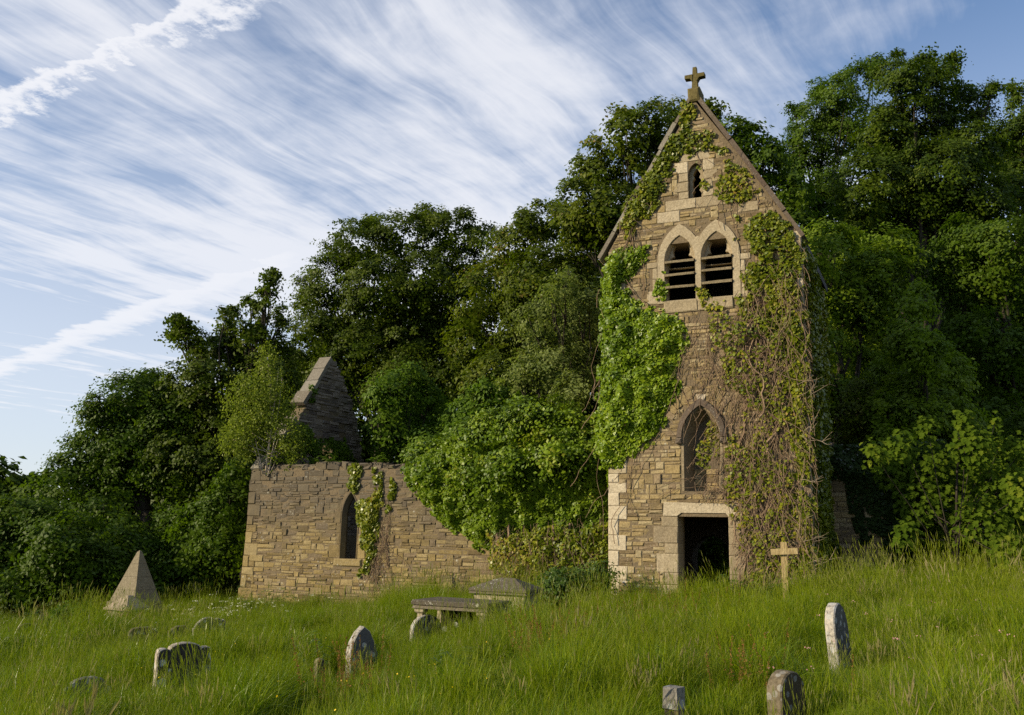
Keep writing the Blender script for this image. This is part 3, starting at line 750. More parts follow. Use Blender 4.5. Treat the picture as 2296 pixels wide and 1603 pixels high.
# ------------------------------------------------------------------ foliage
def leaf_quads(C, N, size, ratio=.62, droop=.0):
    """C centres (n,3), N normals -> folded diamond leaves (n,4,3)"""
    n = len(C); N = nrm(N); r = nrm(rng.normal(size=(n, 3))+np.array([0, 0, -droop])); a = r-N*(r*N).sum(1, keepdims=True); a = nrm(a); b = np.cross(N, a)
    L_ = (size*rng.uniform(.6, 1.4, n))[:, None]; w = L_*ratio*.5; fold = L_*.10
    return np.stack([C-a*L_*.5, C+b*w+N*fold, C+a*L_*.5, C-b*w+N*fold], 1)
def clump_leaves(lobes, size, cover, rc, flat=.5, up=.55, outw=.75, rand=.34, back=.35, inner=.25, jut=.16, droop=.3, spikes=True):
    """lobes: (centre, radius). Clumps of leaves are spread over each lobe's skin; returns quads and tints"""
    Q = []; T = []
    for c, r in lobes:
        c = np.array(c, float)
        nc = max(5, int(4*math.pi*r*r/(rc*rc*1.5)))
        d = nrm(rng.normal(size=(nc, 3)))
        keep = (d[:, 1] < .25) | (rng.random(nc) < back); d = d[keep]; nc = len(d)
        rr = r*(.80+.30*vnoise(d*1.7+c*.31))+rng.normal(0, jut*.25, nc)+np.where(rng.random(nc) < .15, rng.uniform(0, jut*r, nc), 0)
        ins = rng.random(nc) < inner; rr = np.where(ins, rr*rng.uniform(.45, .85, nc), rr)
        cc = c+d*rr[:, None]*np.array([1, 1, .95])
        m = max(4, int(cover*math.pi*rc*rc/(size*size*.36)))
        if spikes:
            ns = max(3, int(4+r*4)); sd = nrm(rng.normal(size=(ns, 3))*np.array([1, .6, .8])+np.array([0, -.1, .45])); sc_ = []; sdd = []
            for t in (.95, 1.06, 1.15): sc_.append(c+sd*(r*t+.0)+rng.normal(size=(ns, 3))*.05); sdd.append(sd)
            cc = np.concatenate([cc]+sc_); d = np.concatenate([d]+sdd); nc = len(cc)
            rsz = np.concatenate([rc*rng.uniform(.5, 1.35, nc-3*ns), rc*np.repeat([.55, .42, .28], ns)])
        else: rsz = rc*rng.uniform(.5, 1.35, nc)
        cnt = np.maximum(3, (m*(rsz/rc)**2*rng.uniform(.6, 1.2, nc))).astype(int)
        k = np.repeat(np.arange(nc), cnt); n = len(k)
        cn = nrm(d*.45+np.array([0, 0, .85])+rng.normal(size=(nc, 3))*.30); ca = nrm(d-cn*(d*cn).sum(1, keepdims=True)+1e-4); cb = np.cross(cn, ca)
        g = rng.normal(size=(n, 3))*.55
        off = ca[k]*g[:, :1]*1.25+cb[k]*g[:, 1:2]*.85+cn[k]*g[:, 2:]*flat
        off[:, 2] -= .28*(g[:, 0]**2+g[:, 1]**2)
        C = cc[k]+off*rsz[k][:, None]
        N = d[k]*outw+cn[k]*up+rng.normal(size=(n, 3))*rand
        Q.append(leaf_quads(C, N, size, droop=droop))
        ct = rng.normal(.45, .16, nc); T.append(np.clip(ct[k]+rng.normal(0, .12, n), 0, 1))
    return np.concatenate(Q), np.concatenate(T)
def px_lobes(Y, spec, seed=0):
    out = []
    for i, s in enumerate(spec):
        x, y, r = s[:3]; dy = s[3] if len(s) > 3 else random.uniform(-1.2, 1.2)
        D = Y+dy; out.append((at(x, y, D), r*D/FPX))
    return out
def limb(mb, a, b, r0, r1, n=6, wob=.12, sag=.0):
    a = np.array(a); b = np.array(b); L_ = np.linalg.norm(b-a); pts = []; w = np.zeros(3)
    for i in range(n+1):
        t = i/n; w = w+rng.normal(size=3)*wob*L_/n*.6; pts.append(a+(b-a)*t+w*math.sin(math.pi*min(1, t*1.02))-Z*sag*math.sin(math.pi*t))
    tube(mb, pts, [r0+(r1-r0)*(i/n) for i in range(n+1)], 6, random.random()); return pts
NTREE = 0
def tree(name, label, cat, base_px, Y, lobes, leaf, size, cover=1.5, rc=.42, trunk_r=.22, group=None, bark='bark', branches=None, crownname='crown', **kw):
    lb = px_lobes(Y, lobes)
    b = at(base_px[0], base_px[1], Y); g = float(ground(b[0], b[1])); base = np.array([b[0], b[1], g])
    if branches == 'wall': base = b
    o = thing(name, label, cat, base, group)
    mb = MB(); cen = sum(l[0]*l[1] for l in lb)/sum(l[1] for l in lb); top = max(l[0][2] for l in lb); cen = np.array(cen)
    hub = base*(1-.0)+np.array([(cen[0]-base[0])*.35, (cen[1]-base[1])*.5, max(1.0, (cen[2]-base[2])*.55)])
    pts = limb(mb, base-Z*.3, hub, trunk_r, trunk_r*.7, 6, .10)
    tip = np.array([cen[0], cen[1], cen[2]+(top-cen[2])*.10]); limb(mb, hub, tip, trunk_r*.7, .03, 7, .12)
    for c, r in lb:
        s = pts[-1]*(1-.3)+pts[3]*.3 if random.random() < .4 else hub+(tip-hub)*random.uniform(0, .5)
        limb(mb, s, c, trunk_r*.28, .018, 6, .16)
        for q in range(2):
            dd = nrm(rng.normal(size=3)+np.array([0, -.6, .2])); limb(mb, c*.7+s*.3, c+dd*r*.7, .028, .009, 4, .15)
    mb.build('trunk', M[bark], o, smooth=True)
    Q, T = clump_leaves(lb, size, cover, rc, **kw)
    quads_object(crownname, Q, T, L[leaf], o, 'stuff')
    return o
TREES = []
def build_trees():
    global rng
    random.seed(11); rng = np.random.default_rng(11)
    W = 'trees of the wooded slope behind the church'
    tree('sycamore_tree', 'rounded dark sycamore left of the ruin with its forked trunk showing low down', 'tree', (345, 1230), 33,
         [(300, 905, 70), (245, 965, 70), (360, 885, 55), (205, 1035, 70), (300, 1010, 95), (390, 955, 80), (150, 1085, 55), (400, 1050, 70), (270, 1075, 60), (330, 865, 35), (225, 915, 35)], 'syc', .12, 1.25, .42, .26, W)
    tree('beech_tree', 'tall open beech with two ragged leaning tops against the sky', 'tree', (560, 1200), 33,
         [(470, 800, 30), (448, 772, 22), (428, 750, 18), (410, 732, 13), (398, 715, 9), (390, 745, 11), (410, 768, 16), (520, 780, 40), (515, 740, 26), (505, 708, 15), (525, 700, 12), (565, 745, 28), (580, 712, 20), (590, 682, 15), (598, 655, 11), (606, 632, 8), (613, 612, 6), (625, 700, 14), (632, 722, 10), (560, 675, 12), (570, 800, 55), (470, 855, 65), (600, 860, 70), (420, 920, 65), (520, 945, 85), (480, 1045, 70), (625, 780, 34), (400, 850, 30), (395, 1010, 60), (560, 1040, 70), (620, 960, 60)], 'beech', .13, 1.25, .36, .2, W, flat=.35, jut=.3)
    tree('sycamore_sapling', 'low hanging sycamore foliage between the pyramid tomb and the nave corner', 'tree', (470, 1330), 29,
         [(430, 1240, 75), (480, 1170, 65), (500, 1280, 60), (380, 1295, 55), (450, 1320, 50), (525, 1120, 50), (510, 1215, 50), (400, 1180, 50), (535, 1060, 32), (545, 1180, 28)], 'syc', .12, 1.3, .36, .12, W)
    hb = 'hedge of sycamore scrub at the left edge'
    tree('scrub_bush', 'dark sycamore scrub at the far left edge of the churchyard', 'bush', (40, 1380), 27.5,
         [(50, 1190, 80), (20, 1280, 80), (80, 1290, 70), (40, 1350, 60), (-40, 1230, 90), (-40, 1330, 80)], 'syc', .12, 1.25, .40, .10, hb)
    tree('scrub_bush', 'dark sycamore scrub behind the brambles left of the pyramid tomb', 'bush', (170, 1370), 27.5,
         [(150, 1220, 75), (130, 1310, 70), (200, 1290, 75), (170, 1355, 55), (110, 1180, 50)], 'syc', .12, 1.25, .40, .10, hb)
    tree('scrub_bush', 'dark sycamore scrub directly behind the pyramid tomb', 'bush', (300, 1350), 28.5,
         [(260, 1230, 70), (290, 1300, 65), (340, 1250, 60), (230, 1160, 60), (330, 1330, 50)], 'syc', .12, 1.25, .40, .10, hb)
    tree('beech_tree', 'big dark beech with a broad dome behind the broken gable', 'tree', (850, 1080), 39,
         [(800, 560, 70), (900, 530, 60), (1000, 520, 55), (1075, 530, 40), (740, 640, 65), (850, 650, 85), (960, 640, 85), (720, 745, 65), (820, 770, 85), (930, 770, 85), (690, 680, 32), (1040, 620, 65), (1000, 745, 60), (900, 870, 80), (760, 840, 60), (950, 490, 28), (840, 505, 25), (1040, 495, 22), (765, 575, 30), (690, 800, 50), (1020, 850, 70)], 'beech', .13, 1.3, .44, .34, W, flat=.4, jut=.26)
    tree('maple_tree', 'warm green maple between the beech and the tower', 'tree', (1180, 1020), 35,
         [(1150, 560, 60), (1240, 500, 60), (1200, 640, 85), (1105, 655, 75), (1080, 765, 65), (1180, 760, 75), (1280, 600, 60), (1330, 525, 55), (1060, 700, 36), (1250, 700, 60), (1120, 850, 70), (1300, 690, 50), (1210, 850, 70), (1180, 500, 30)], 'maple', .14, 1.35, .42, .28, W)
    tree('sycamore_tree', 'seed hung sycamore peering over the left slope of the tower gable', 'tree', (1430, 1000), 32,
         [(1340, 400, 50), (1400, 300, 48), (1470, 275, 48), (1520, 262, 35), (1300, 385, 36), (1420, 380, 65), (1360, 470, 65), (1290, 430, 30), (1398, 262, 20), (1340, 330, 28), (1500, 330, 60), (1300, 500, 50), (1440, 480, 60), (1590, 240, 16), (1595, 265, 18)], 'maple', .15, 1.35, .36, .25, W, jut=.3)
    tree('sycamore_tree', 'small sycamore showing just right of the tower gable', 'tree', (1700, 1000), 30,
         [(1640, 310, 42), (1700, 370, 55), (1680, 300, 22), (1740, 450, 60), (1780, 430, 40), (1610, 330, 36), (1655, 285, 16), (1720, 330, 22), (1780, 520, 50)], 'syc', .15, 1.4, .36, .2, W, jut=.3)
    tree('ash_tree', 'feathery pale ash left of the great oak', 'tree', (1850, 900), 36,
         [(1885, 220, 55), (1830, 270, 55), (1800, 330, 55), (1900, 300, 75), (1770, 350, 36), (1830, 400, 70), (1920, 170, 30), (1960, 150, 26), (1850, 480, 70), (1800, 450, 50), (1780, 245, 16), (1840, 200, 24)], 'ash', .11, 1.15, .34, .26, W, jut=.35, droop=.8)
    tree('oak_tree', 'great dark oak with a domed crown highest on the right', 'tree', (2080, 1000), 33,
         [(2050, 190, 55), (2000, 175, 42), (2110, 175, 42), (2150, 250, 62), (2050, 300, 95), (1980, 300, 65), (2190, 330, 55), (2100, 400, 95), (1960, 420, 85), (2180, 460, 75), (2030, 520, 85), (2075, 140, 20), (2010, 135, 18), (2130, 140, 16), (2225, 200, 12), (1930, 540, 60)], 'oak', .12, 1.6, .38, .36, W)
    tree('oak_tree', 'dark oak cut by the right edge below the sky', 'tree', (2300, 900), 38,
         [(2290, 225, 34), (2270, 300, 46), (2240, 350, 55), (2300, 400, 60), (2320, 300, 60), (2270, 200, 12), (2260, 440, 55)], 'oak', .14, 1.4, .40, .28, W)
    tree('oak_tree', 'low spreading oak with bare branches at the right edge', 'tree', (2320, 1250), 27,
         [(2250, 560, 75), (2200, 650, 75), (2285, 700, 70), (2180, 540, 65), (2240, 820, 70), (2300, 900, 60), (2225, 930, 50), (2120, 600, 60), (2290, 560, 60), (2180, 740, 50), (2270, 790, 50)], 'syc', .12, 1.3, .34, .24, W, jut=.3)
    tree('elm_tree', 'mid height dark elm close behind the right side of the tower', 'tree', (1880, 1150), 27,
         [(1850, 560, 65), (1885, 650, 75), (1830, 760, 55), (1900, 790, 75), (1860, 890, 65), (1960, 620, 75), (1835, 660, 45), (1940, 700, 60), (1900, 950, 50), (1830, 930, 40), (1990, 560, 55)], 'elm', .12, 1.3, .36, .2, W)
    tree('hornbeam_tree', 'cone shaped dense hornbeam behind the young sycamore', 'tree', (2070, 1200), 22.5,
         [(2055, 690, 32), (2045, 760, 52), (2100, 850, 68), (2030, 850, 62), (2080, 930, 75), (1990, 930, 48), (2130, 950, 58), (2070, 790, 50), (2000, 1010, 50), (2060, 650, 14)], 'elm', .10, 1.5, .28, .16, W, flat=.4)
    tree('hazel_bush', 'yellow tinged hazel above the ivy wall right of the tower', 'bush', (1945, 1200), 23.8,
         [(1940, 890, 42), (1955, 945, 48), (1920, 930, 36), (1900, 985, 30), (1970, 985, 36)], 'maple', .09, 1.3, .26, .06, W)
    tree('willow_sapling', 'thin pale willow sapling with bare lower stems left of the tower', 'tree', (1295, 1010), 24,
         [(1268, 650, 40), (1200, 715, 46), (1290, 735, 60), (1180, 825, 40), (1250, 825, 62), (1310, 820, 40), (1150, 850, 24), (1320, 680, 26), (1275, 612, 16), (1235, 670, 26), (1225, 770, 40), (1290, 880, 40)], 'willow', .085, .8, .26, .05, W, jut=.4, droop=.5, inner=.5)
    tree('elder_bush', 'fresh green elder bush growing inside the ruined nave', 'bush', (890, 1060), 30,
         [(872, 880, 46), (912, 848, 36), (935, 925, 60), (872, 960, 44), (965, 885, 34), (1000, 960, 40), (890, 1000, 44), (960, 1010, 50), (850, 905, 22)], 'bush', .11, 1.3, .32, .07, W)
    tree('buddleia_bush', 'feathery buddleia shrub on the nave behind the ivy', 'bush', (1070, 1040), 28.5,
         [(1060, 920, 42), (1095, 880, 36), (1025, 985, 34), (1110, 930, 36), (1140, 900, 26), (1050, 980, 36)], 'bush', .13, 1.1, .30, .05, W, droop=1.2)
    tree('holly_bush', 'dark evergreen scrub behind the young sycamore at the right edge', 'bush', (2200, 1250), 22.5,
         [(2180, 1050, 60), (2250, 1060, 65), (2310, 1050, 65), (2200, 1150, 60), (2280, 1160, 65), (2160, 1220, 50), (2240, 1240, 55), (2310, 1230, 60), (2120, 1120, 50), (2290, 980, 50)], 'oak', .09, 1.5, .30, .1, W)
    tree('holly_bush', 'shadowy holly seen through the tower doorway', 'bush', (1590, 1300), 27.0,
         [(1560, 1200, 45), (1610, 1190, 45), (1590, 1260, 50), (1650, 1240, 45), (1530, 1260, 45), (1590, 1310, 45), (1640, 1310, 40)], 'oak', .10, 1.4, .30, .06, W)
    # distant trees past the left edge
    for i, (x, y, r, Y, lab) in enumerate(((-10, 1090, 22, 120, 'faraway bluish tree at the left edge of the valley side'), (40, 1092, 26, 118, 'faraway rounded tree next in from the left edge'), (82, 1085, 22, 112, 'faraway taller tree nearest the sycamore scrub'))):
        tree('distant_tree', lab, 'tree', (x, 1140), Y, [(x-8, y, r*.8), (x+8, y+4, r*.8), (x, y-6, r*.6), (x-15, y+22, r), (x+15, y+22, r), (x, y+40, r)], 'oak', .5, 1.6, 1.1, .4, 'distant trees across the valley')
    # birch growing on top of the wall
    for i, (x, y, r, hgt) in enumerate(((-25.5, 22.6, 2.6, 5.8), (-30.5, 25.5, 3.0, 7.2))):
        g = float(ground(x, y)); o = thing('boundary_tree', ('nearer', 'farther')[i]+' round hedgerow tree standing beyond the left edge of the view', 'tree', (x, y, g), 'hedgerow trees beyond the left edge')
        mb = MB(); limb(mb, np.array([x, y, g-.2]), np.array([x, y, g+hgt*.6]), .22, .1); mb.build('trunk', M['bark'], o, smooth=True)
        lbs = [(np.array([x+dx, y+dy, g+hgt*.58+dz]), r*.62) for dx, dy, dz in ((0, 0, .9), (-1.3, .4, -.4), (1.3, -.3, -.5), (.2, 1.4, -.5), (-.2, -1.4, -.4), (.6, .5, -1.6), (-.7, -.5, -1.7))]
        Q, T = clump_leaves(lbs, .22, 1.2, .6, back=1.0); quads_object('crown', Q, T, L['syc'], o, 'stuff')
    b = at(597, 1055, 26.2)
    lb = px_lobes(26.2, [(600, 830, 30, 0), (560, 880, 40, 0), (622, 880, 36, 0), (540, 950, 40, 0), (585, 935, 34, 0), (640, 950, 34, 0), (545, 1005, 30, 0), (665, 995, 24, 0), (600, 790, 16, 0), (520, 985, 26, 0), (640, 1010, 30, 0), (535, 905, 22, 0), (632, 925, 34, .5), (612, 985, 36, .6), (645, 1000, 30, .5), (560, 985, 30, .5)])
    o = thing('birch_sapling', 'pale many-stemmed birch sapling growing from the top of the nave wall corner', 'tree', b)
    mb = MB()
    for dx, h, r in ((-.02, 3.0, .028), (.06, 2.7, .024), (.02, 2.2, .018)):
        limb(mb, b+np.array([dx, 0, -.15]), b+np.array([dx+random.uniform(-.1, .25), .1, h]), r, .008, 7, .05)
    for c, r in lb: limb(mb, b+np.array([0, 0, max(.3, (c[2]-b[2])*.6)]), c, .012, .004, 4, .1)
    for dx in (-.5, -.35, .3, .45): limb(mb, b+np.array([dx*.2, 0, -.1]), b+np.array([dx, -.1, .9]), .012, .005, 5, .12)
    mb.build('stem', M['birchbark'], o, smooth=True)
    Q, T = clump_leaves(lb, .070, .50, .24, flat=.8, up=.3, outw=.6, rand=.55, jut=.4, inner=.5, droop=.8); quads_object('crown', Q, T, L['birch'], o, 'stuff')
    # the mass of the wood farther up the slope
    lb = []
    edge = [(380, 900), (480, 830), (600, 800), (700, 760), (800, 660), (950, 600), (1100, 600), (1250, 560), (1400, 420), (1550, 380), (1700, 420), (1850, 330), (2000, 270), (2150, 300), (2290, 420), (2900, 480)]
    ex, ey = zip(*edge)
    for i in range(195):
        x = random.uniform(330, 2850); y0 = np.interp(x, ex, ey)+75; y = y0+(1180-y0)*random.random()**1.0; D = random.uniform(42, 50)
        lb.append((at(x, y, D), random.uniform(1.6, 2.4)))
    for i in range(26): lb.append((at(random.uniform(1850, 2330), random.uniform(600, 1000), random.uniform(38, 44)), random.uniform(1.6, 2.2)))
    for i in range(34):
        x = random.uniform(-60, 480); y0 = 1075 if x < 200 else 1000; y = random.uniform(y0+30, 1340); D = random.uniform(37, 42); lb.append((at(x, y, D), random.uniform(1.2, 1.8)))
    Q, T = clump_leaves(lb, .34, .95, .8, inner=.15, back=.05)
    w = quads_object('woodland', Q, T, L['oak'], None, 'stuff'); w['label'] = 'shadowy mass of woodland up the slope behind the nearer trees'
build_trees()

# ------------------------------------------------------------------ ivy
def ivy_patch(fr, poly, dens, size, bulge, n0=0.0, seed=0, gap=.35, lump=1.6, layer=.12, up=.45, hang=.6, lumpy=.17):
    us = [p[0] for p in poly]; zs = [p[1] for p in poly]; A = (max(us)-min(us))*(max(zs)-min(zs)); n = int(A*dens)
    u = rng.uniform(min(us), max(us), n); z = rng.uniform(min(zs), max(zs), n); k = in_poly(u, z, poly); u, z = u[k], z[k]
    ed = edge_dist(u, z, poly); q = lambda u, z, s: vnoise(np.stack([u*s+seed, z*s*1.1-seed, np.full(u.shape, seed*1.7)], -1))
    thin = q(u, z, 2.4)*.5+q(u, z, 7.0)*.5
    k = thin > gap-np.clip(ed*.9, 0, .22); k &= ~((ed < .12) & (q(u, z, 6.0) < .45))
    u, z, ed = u[k], z[k], ed[k]
    def th(u, z, ed): return bulge*np.clip(ed/(bulge*1.6+.1), .08, 1)*(.25+.35*q(u, z, lump))+np.clip(ed*2.5, 0, 1)*lumpy*np.maximum(0, q(u, z, 4.2)*1.5-.35)+.03*q(u, z, 13.)
    t = th(u, z, ed); e = .05
    gu = (th(u+e, z, ed)-t)/e; gz = (th(u, z+e, ed)-t)/e
    nn = np.maximum(n0+.01, n0+t-rng.random(len(u))**1.6*layer+.01)
    C = fr.o+fr.au*u[:, None]+Z*z[:, None]+fr.an*nn[:, None]
    N = fr.an*1.0-fr.au*gu[:, None]*.9-Z*gz[:, None]*.9+Z*up+rng.normal(size=(len(u), 3))*.55
    Q = leaf_quads(C, N, size, .85, hang); T = np.clip(rng.normal(.5, .17, len(u))+(q(u, z, 1.3)-.5)*.5, 0, 1)
    return Q, T
def px_poly(fr, pts, n=0.0): return [fr.px(x, y, n) for x, y in pts]
def stems(mb, fr, poly, n, dens_r=(.004, .011), n0=.03, length=(.6, 2.2), spread=.25, out=.06, avoid=None):
    us = [p[0] for p in poly]; zs = [p[1] for p in poly]
    c = 0; tries = 0
    while c < n and tries < n*20:
        tries += 1; u = random.uniform(min(us), max(us)); z = random.uniform(min(zs), max(zs))
        if not in_poly(np.array([u]), np.array([z]), poly)[0]: continue
        if avoid and avoid[0] < u < avoid[1] and avoid[2] < z < avoid[3]: continue
        c += 1; Ln = random.uniform(*length); k = int(Ln/.14)+2; a = random.gauss(0, spread); r = random.uniform(*dens_r); pts = []; nn = n0+random.random()**2*out
        for i in range(k):
            if fr is FT and (1.4 < u < 2.72 and z < 1.95 or u > TW+.16 or 1.28 < u < 2.92 and 6.5 < z < 8.1): break
            pts.append(fr.P(u, z, nn)); a += random.gauss(0, .28); a *= .86; u += math.sin(a)*.14; z -= math.cos(a)*.14*(1 if Ln > .8 else random.choice((1, 1, -1)) )
            nn = max(.012, nn+random.gauss(0, .018))
        if len(pts) > 2: tube(mb, pts, [r*(.55+.45*i/k) for i in range(len(pts))], 4, random.random(), False)
def build_ivy():
    def ivy_thing(name, label, loc): return thing(name, label, 'ivy', loc)
    def leaves(o, parts, mat, nm='leaves'):
        Q = np.concatenate([p[0] for p in parts]); T = np.concatenate([p[1] for p in parts]); quads_object(nm, Q, T, mat, o, 'stuff')
    # bright curtain on the left half of the tower
    big = px_poly(FT, [(1350, 590), (1375, 563), (1420, 548), (1460, 537), (1474, 542), (1445, 590), (1402, 640), (1440, 682), (1480, 692), (1516, 700), (1536, 735), (1550, 775), (1526, 800), (1528, 872), (1500, 930), (1480, 985), (1430, 1016), (1395, 1050), (1345, 1052), (1328, 1010), (1324, 950), (1338, 870), (1345, 700)])
    o = ivy_thing('ivy', 'bright green ivy curtain over the left half of the tower', FT.P(.6, 2.7))
    pr = [ivy_patch(FT, big, 2000, .085, .32, .0, 3.3, .34, lumpy=.24), ivy_patch(FT, px_poly(FT, [(1478, 603), (1492, 612), (1500, 640), (1492, 675), (1462, 672)]), 1500, .08, .10, .03, 5)]
    pr.append(ivy_patch(FTL, [(-1.6, 2.6), (0, 2.3), (.02, 7.6), (-1.2, 7.2)], 900, .085, .35, 0, 2))
    leaves(o, pr, L['ivy'])
    mb = MB(); stems(mb, FT, px_poly(FT, [(1440, 560), (1390, 560), (1370, 600), (1400, 640)]), 14, length=(.5, 1.2)); stems(mb, FT, big, 30, length=(.8, 2)); mb.build('stem_thicket', M['stem'], o, 'stuff')
    # thin ivy up the gable
    o = ivy_thing('ivy', 'thin straggling ivy across the tower gable round the slit window', FT.P(2, 8.6))
    G = [[(1532, 226), (1562, 230), (1556, 290), (1516, 372), (1496, 412), (1484, 450), (1450, 496), (1405, 545), (1384, 508), (1402, 450), (1440, 400), (1482, 330)],
         [(1545, 280), (1602, 300), (1618, 332), (1562, 348), (1520, 342)], [(1535, 345), (1572, 352), (1578, 400), (1562, 392), (1545, 362)],
         [(1622, 350), (1662, 362), (1702, 422), (1722, 452), (1690, 442), (1650, 470), (1600, 440)], [(1638, 470), (1662, 478), (1652, 575), (1640, 545)], [(1566, 395), (1606, 425), (1600, 440), (1570, 420)], [(1600, 330), (1632, 332), (1640, 370), (1610, 360)]]
    leaves(o, [ivy_patch(FT, px_poly(FT, g), 1400 if i == 0 else 650, .085, .12 if i == 0 else .06, .03, 7+i, .46, lumpy=.06) for i, g in enumerate(G)], L['ivy_dry'])
    mb = MB(); stems(mb, FT, px_poly(FT, [(1600, 330), (1690, 400), (1720, 460), (1640, 470), (1590, 430)]), 22, length=(.4, 1.0), spread=.8); stems(mb, FT, px_poly(FT, [(1400, 480), (1450, 490), (1420, 560), (1385, 545)]), 26, length=(.4, .9), n0=.06); mb.build('stem_thicket', M['stem'], o, 'stuff')
    # half dead ivy with a thicket of stems on the right half
    o = ivy_thing('ivy', 'half dead ivy with a thicket of bare stems on the right half of the tower', FT.P(3.6, .2))
    up = px_poly(FT, [(1668, 482), (1722, 470), (1762, 490), (1806, 525), (1812, 700), (1818, 880), (1740, 900), (1735, 800), (1690, 740), (1640, 690), (1662, 600)])
    edge = px_poly(FT, [(1748, 700), (1812, 700), (1822, 950), (1836, 1200), (1830, 1300), (1785, 1290), (1772, 1000)])
    wide = px_poly(FT, [(1560, 690), (1660, 660), (1800, 700), (1806, 1000), (1830, 1290), (1680, 1325), (1640, 1180), (1605, 1080), (1600, 1000), (1650, 950), (1600, 820)])
    pr = [ivy_patch(FT, up, 1500, .078, .15, .02, 11, .565, lumpy=.10), ivy_patch(FT, edge, 1400, .08, .34, .05, 12, .50), ivy_patch(FT, wide, 480, .07, .22, .04, 13, .63, lumpy=.12)]
    pr.append(ivy_patch(FT, px_poly(FT, [(1560, 960), (1600, 940), (1618, 1000), (1600, 1060), (1560, 1040)]), 500, .08, .16, -.05, 14, .4))
    pr.append(ivy_patch(FTR, [(0, .2), (2.6, .2), (2.6, 7.3), (0, 7.8)], 800, .085, .32, 0, 15, .36))
    pr.append(ivy_patch(FT, px_poly(FT, [(1560, 650), (1580, 640), (1595, 668), (1575, 690)]), 900, .08, .1, .05, 16, .3))
    leaves(o, pr, L['ivy_dry'])
    thick = px_poly(FT, [(1690, 560), (1780, 560), (1795, 760), (1806, 1000), (1825, 1200), (1780, 1240), (1660, 1200), (1650, 1040), (1690, 900), (1640, 760)])
    mb = MB(); stems(mb, FT, wide, 170, (.003, .008), .02, (.5, 2.0), .35, .22); stems(mb, FT, thick, 520, (.003, .0095), .02, (.7, 2.4), .25, .24); stems(mb, FT, up, 170, (.003, .008), .015, (.6, 1.8)); stems(mb, FT, px_poly(FT, [(1530, 690), (1640, 690), (1640, 900), (1600, 950)]), 70, (.003, .007), .015, (.5, 1.6)); stems(mb, FT, px_poly(FT, [(1560, 1050), (1640, 980), (1700, 1100), (1650, 1160), (1560, 1100)]), 90, (.004, .008), .03, (.4, 1.1), 1.2, .15)
    mb.build('stem_thicket', M['stem'], o, 'stuff')
    for (x, y) in ((1700, 690), (1735, 720), (1720, 760), (1668, 770), (1650, 900), (1690, 1000), (1640, 1010), (1660, 1080), (1730, 1100), (1760, 950), (1642, 1170), (1648, 1150), (1700, 1200)):
        u, z = FT.px(x, y); mb = MB(); stems(mb, FT, [(u-.05, z-.05), (u+.05, z-.05), (u+.05, z+.05), (u-.05, z+.05)], 1, (.018, .03), .05, (1.6, 2.8), .1, .08); mb.build('stem', M['stem'], o)
    mb = MB()                                       # dead twigs that stick out past the corner
    for i in range(16):
        z = random.uniform(.4, 4.6); a = FT.P(TW+random.uniform(-.25, .05), z, random.uniform(.1, .35)); dirn = nrm(RT*random.uniform(.2, 1)-BK*random.uniform(-.1, .7)+Z*random.uniform(-.1, .9)); Ln = random.uniform(.25, .75); pts = [a]; d = dirn
        for j in range(5): d = nrm(d+rng.normal(size=3)*.28); pts.append(pts[-1]+d*Ln/5)
        tube(mb, pts, [.006, .0055, .005, .004, .003, .002], 4, random.random(), False)
        for q in range(2):
            s = pts[random.randint(1, 4)]; d2 = nrm(d+rng.normal(size=3)*.6); tube(mb, [s, s+d2*.15, s+d2*.28+rng.normal(size=3)*.03], [.005, .004, .002], 4, random.random(), False)
    mb.build('dead_twigs', M['drystem'], o, 'stuff')
    # great ivy bush over the nave wall
    o = ivy_thing('ivy', 'great billowing ivy bush smothering the nave wall beside the tower', FN.P(-1.8, 0))
    body = px_poly(FN, [(895, 1050), (950, 1020), (1000, 990), (1050, 965), (1110, 945), (1180, 935), (1260, 940), (1330, 960), (1372, 1040), (1372, 1225), (1290, 1238), (1210, 1236), (1135, 1262), (1070, 1232), (1005, 1185), (960, 1142), (918, 1092)])
    pr = [ivy_patch(FN, body, 1800, .095, .95, .0, 21, .28, .9, .16, lumpy=.30)]
    leaves(o, [ivy_patch(FN, px_poly(FN, [(1090, 1190), (1372, 1170), (1372, 1312), (1150, 1314), (1100, 1275)], .35), 950, .075, .25, .40, 27, .46, lumpy=.25)], L['ivy_dry'], 'lower_leaves')
    lb = px_lobes(22.6, [(960, 1030, 38, 2.1), (1010, 1015, 42, 1.6), (1060, 990, 50, 1.0), (1120, 965, 52, .5), (1180, 945, 55, .2), (1240, 945, 55, -.1), (1300, 960, 50, -.5), (1330, 1010, 45, -.6), (1250, 1020, 60, -.7), (1150, 1040, 55, -.2), (1080, 1060, 45, .5), (1010, 1060, 36, 1.2)])
    Q, T = clump_leaves(lb, .095, 1.5, .26, up=.5, outw=.9, rand=.45, back=.5, jut=.1); pr.append((Q, np.clip(T+.05, 0, 1)))
    leaves(o, pr, L['ivy_mound'])
    mb = MB(); stems(mb, FN, px_poly(FN, [(1110, 1200), (1180, 1170), (1370, 1170), (1370, 1295), (1150, 1295)]), 330, (.003, .008), .25, (.4, 1.3), .4, .5); mb.build('stem_thicket', M['stem'], o, 'stuff')
    for (x, y) in ((1130, 1170), (1140, 1150), (1150, 1160), (1250, 1180), (1290, 1170)):
        u, z = FN.px(x, y); mb = MB(); stems(mb, FN, [(u-.05, z-.05), (u+.05, z-.05), (u+.05, z+.05), (u-.05, z+.05)], 1, (.04, .06), .35, (1.3, 1.8), .08, .08); mb.build('stem', M['stem'], o)
    # yellow-green strands beside the nave window
    o = ivy_thing('ivy', 'yellowing ivy strands hanging beside the pointed nave window', FN.P(-7, .3))
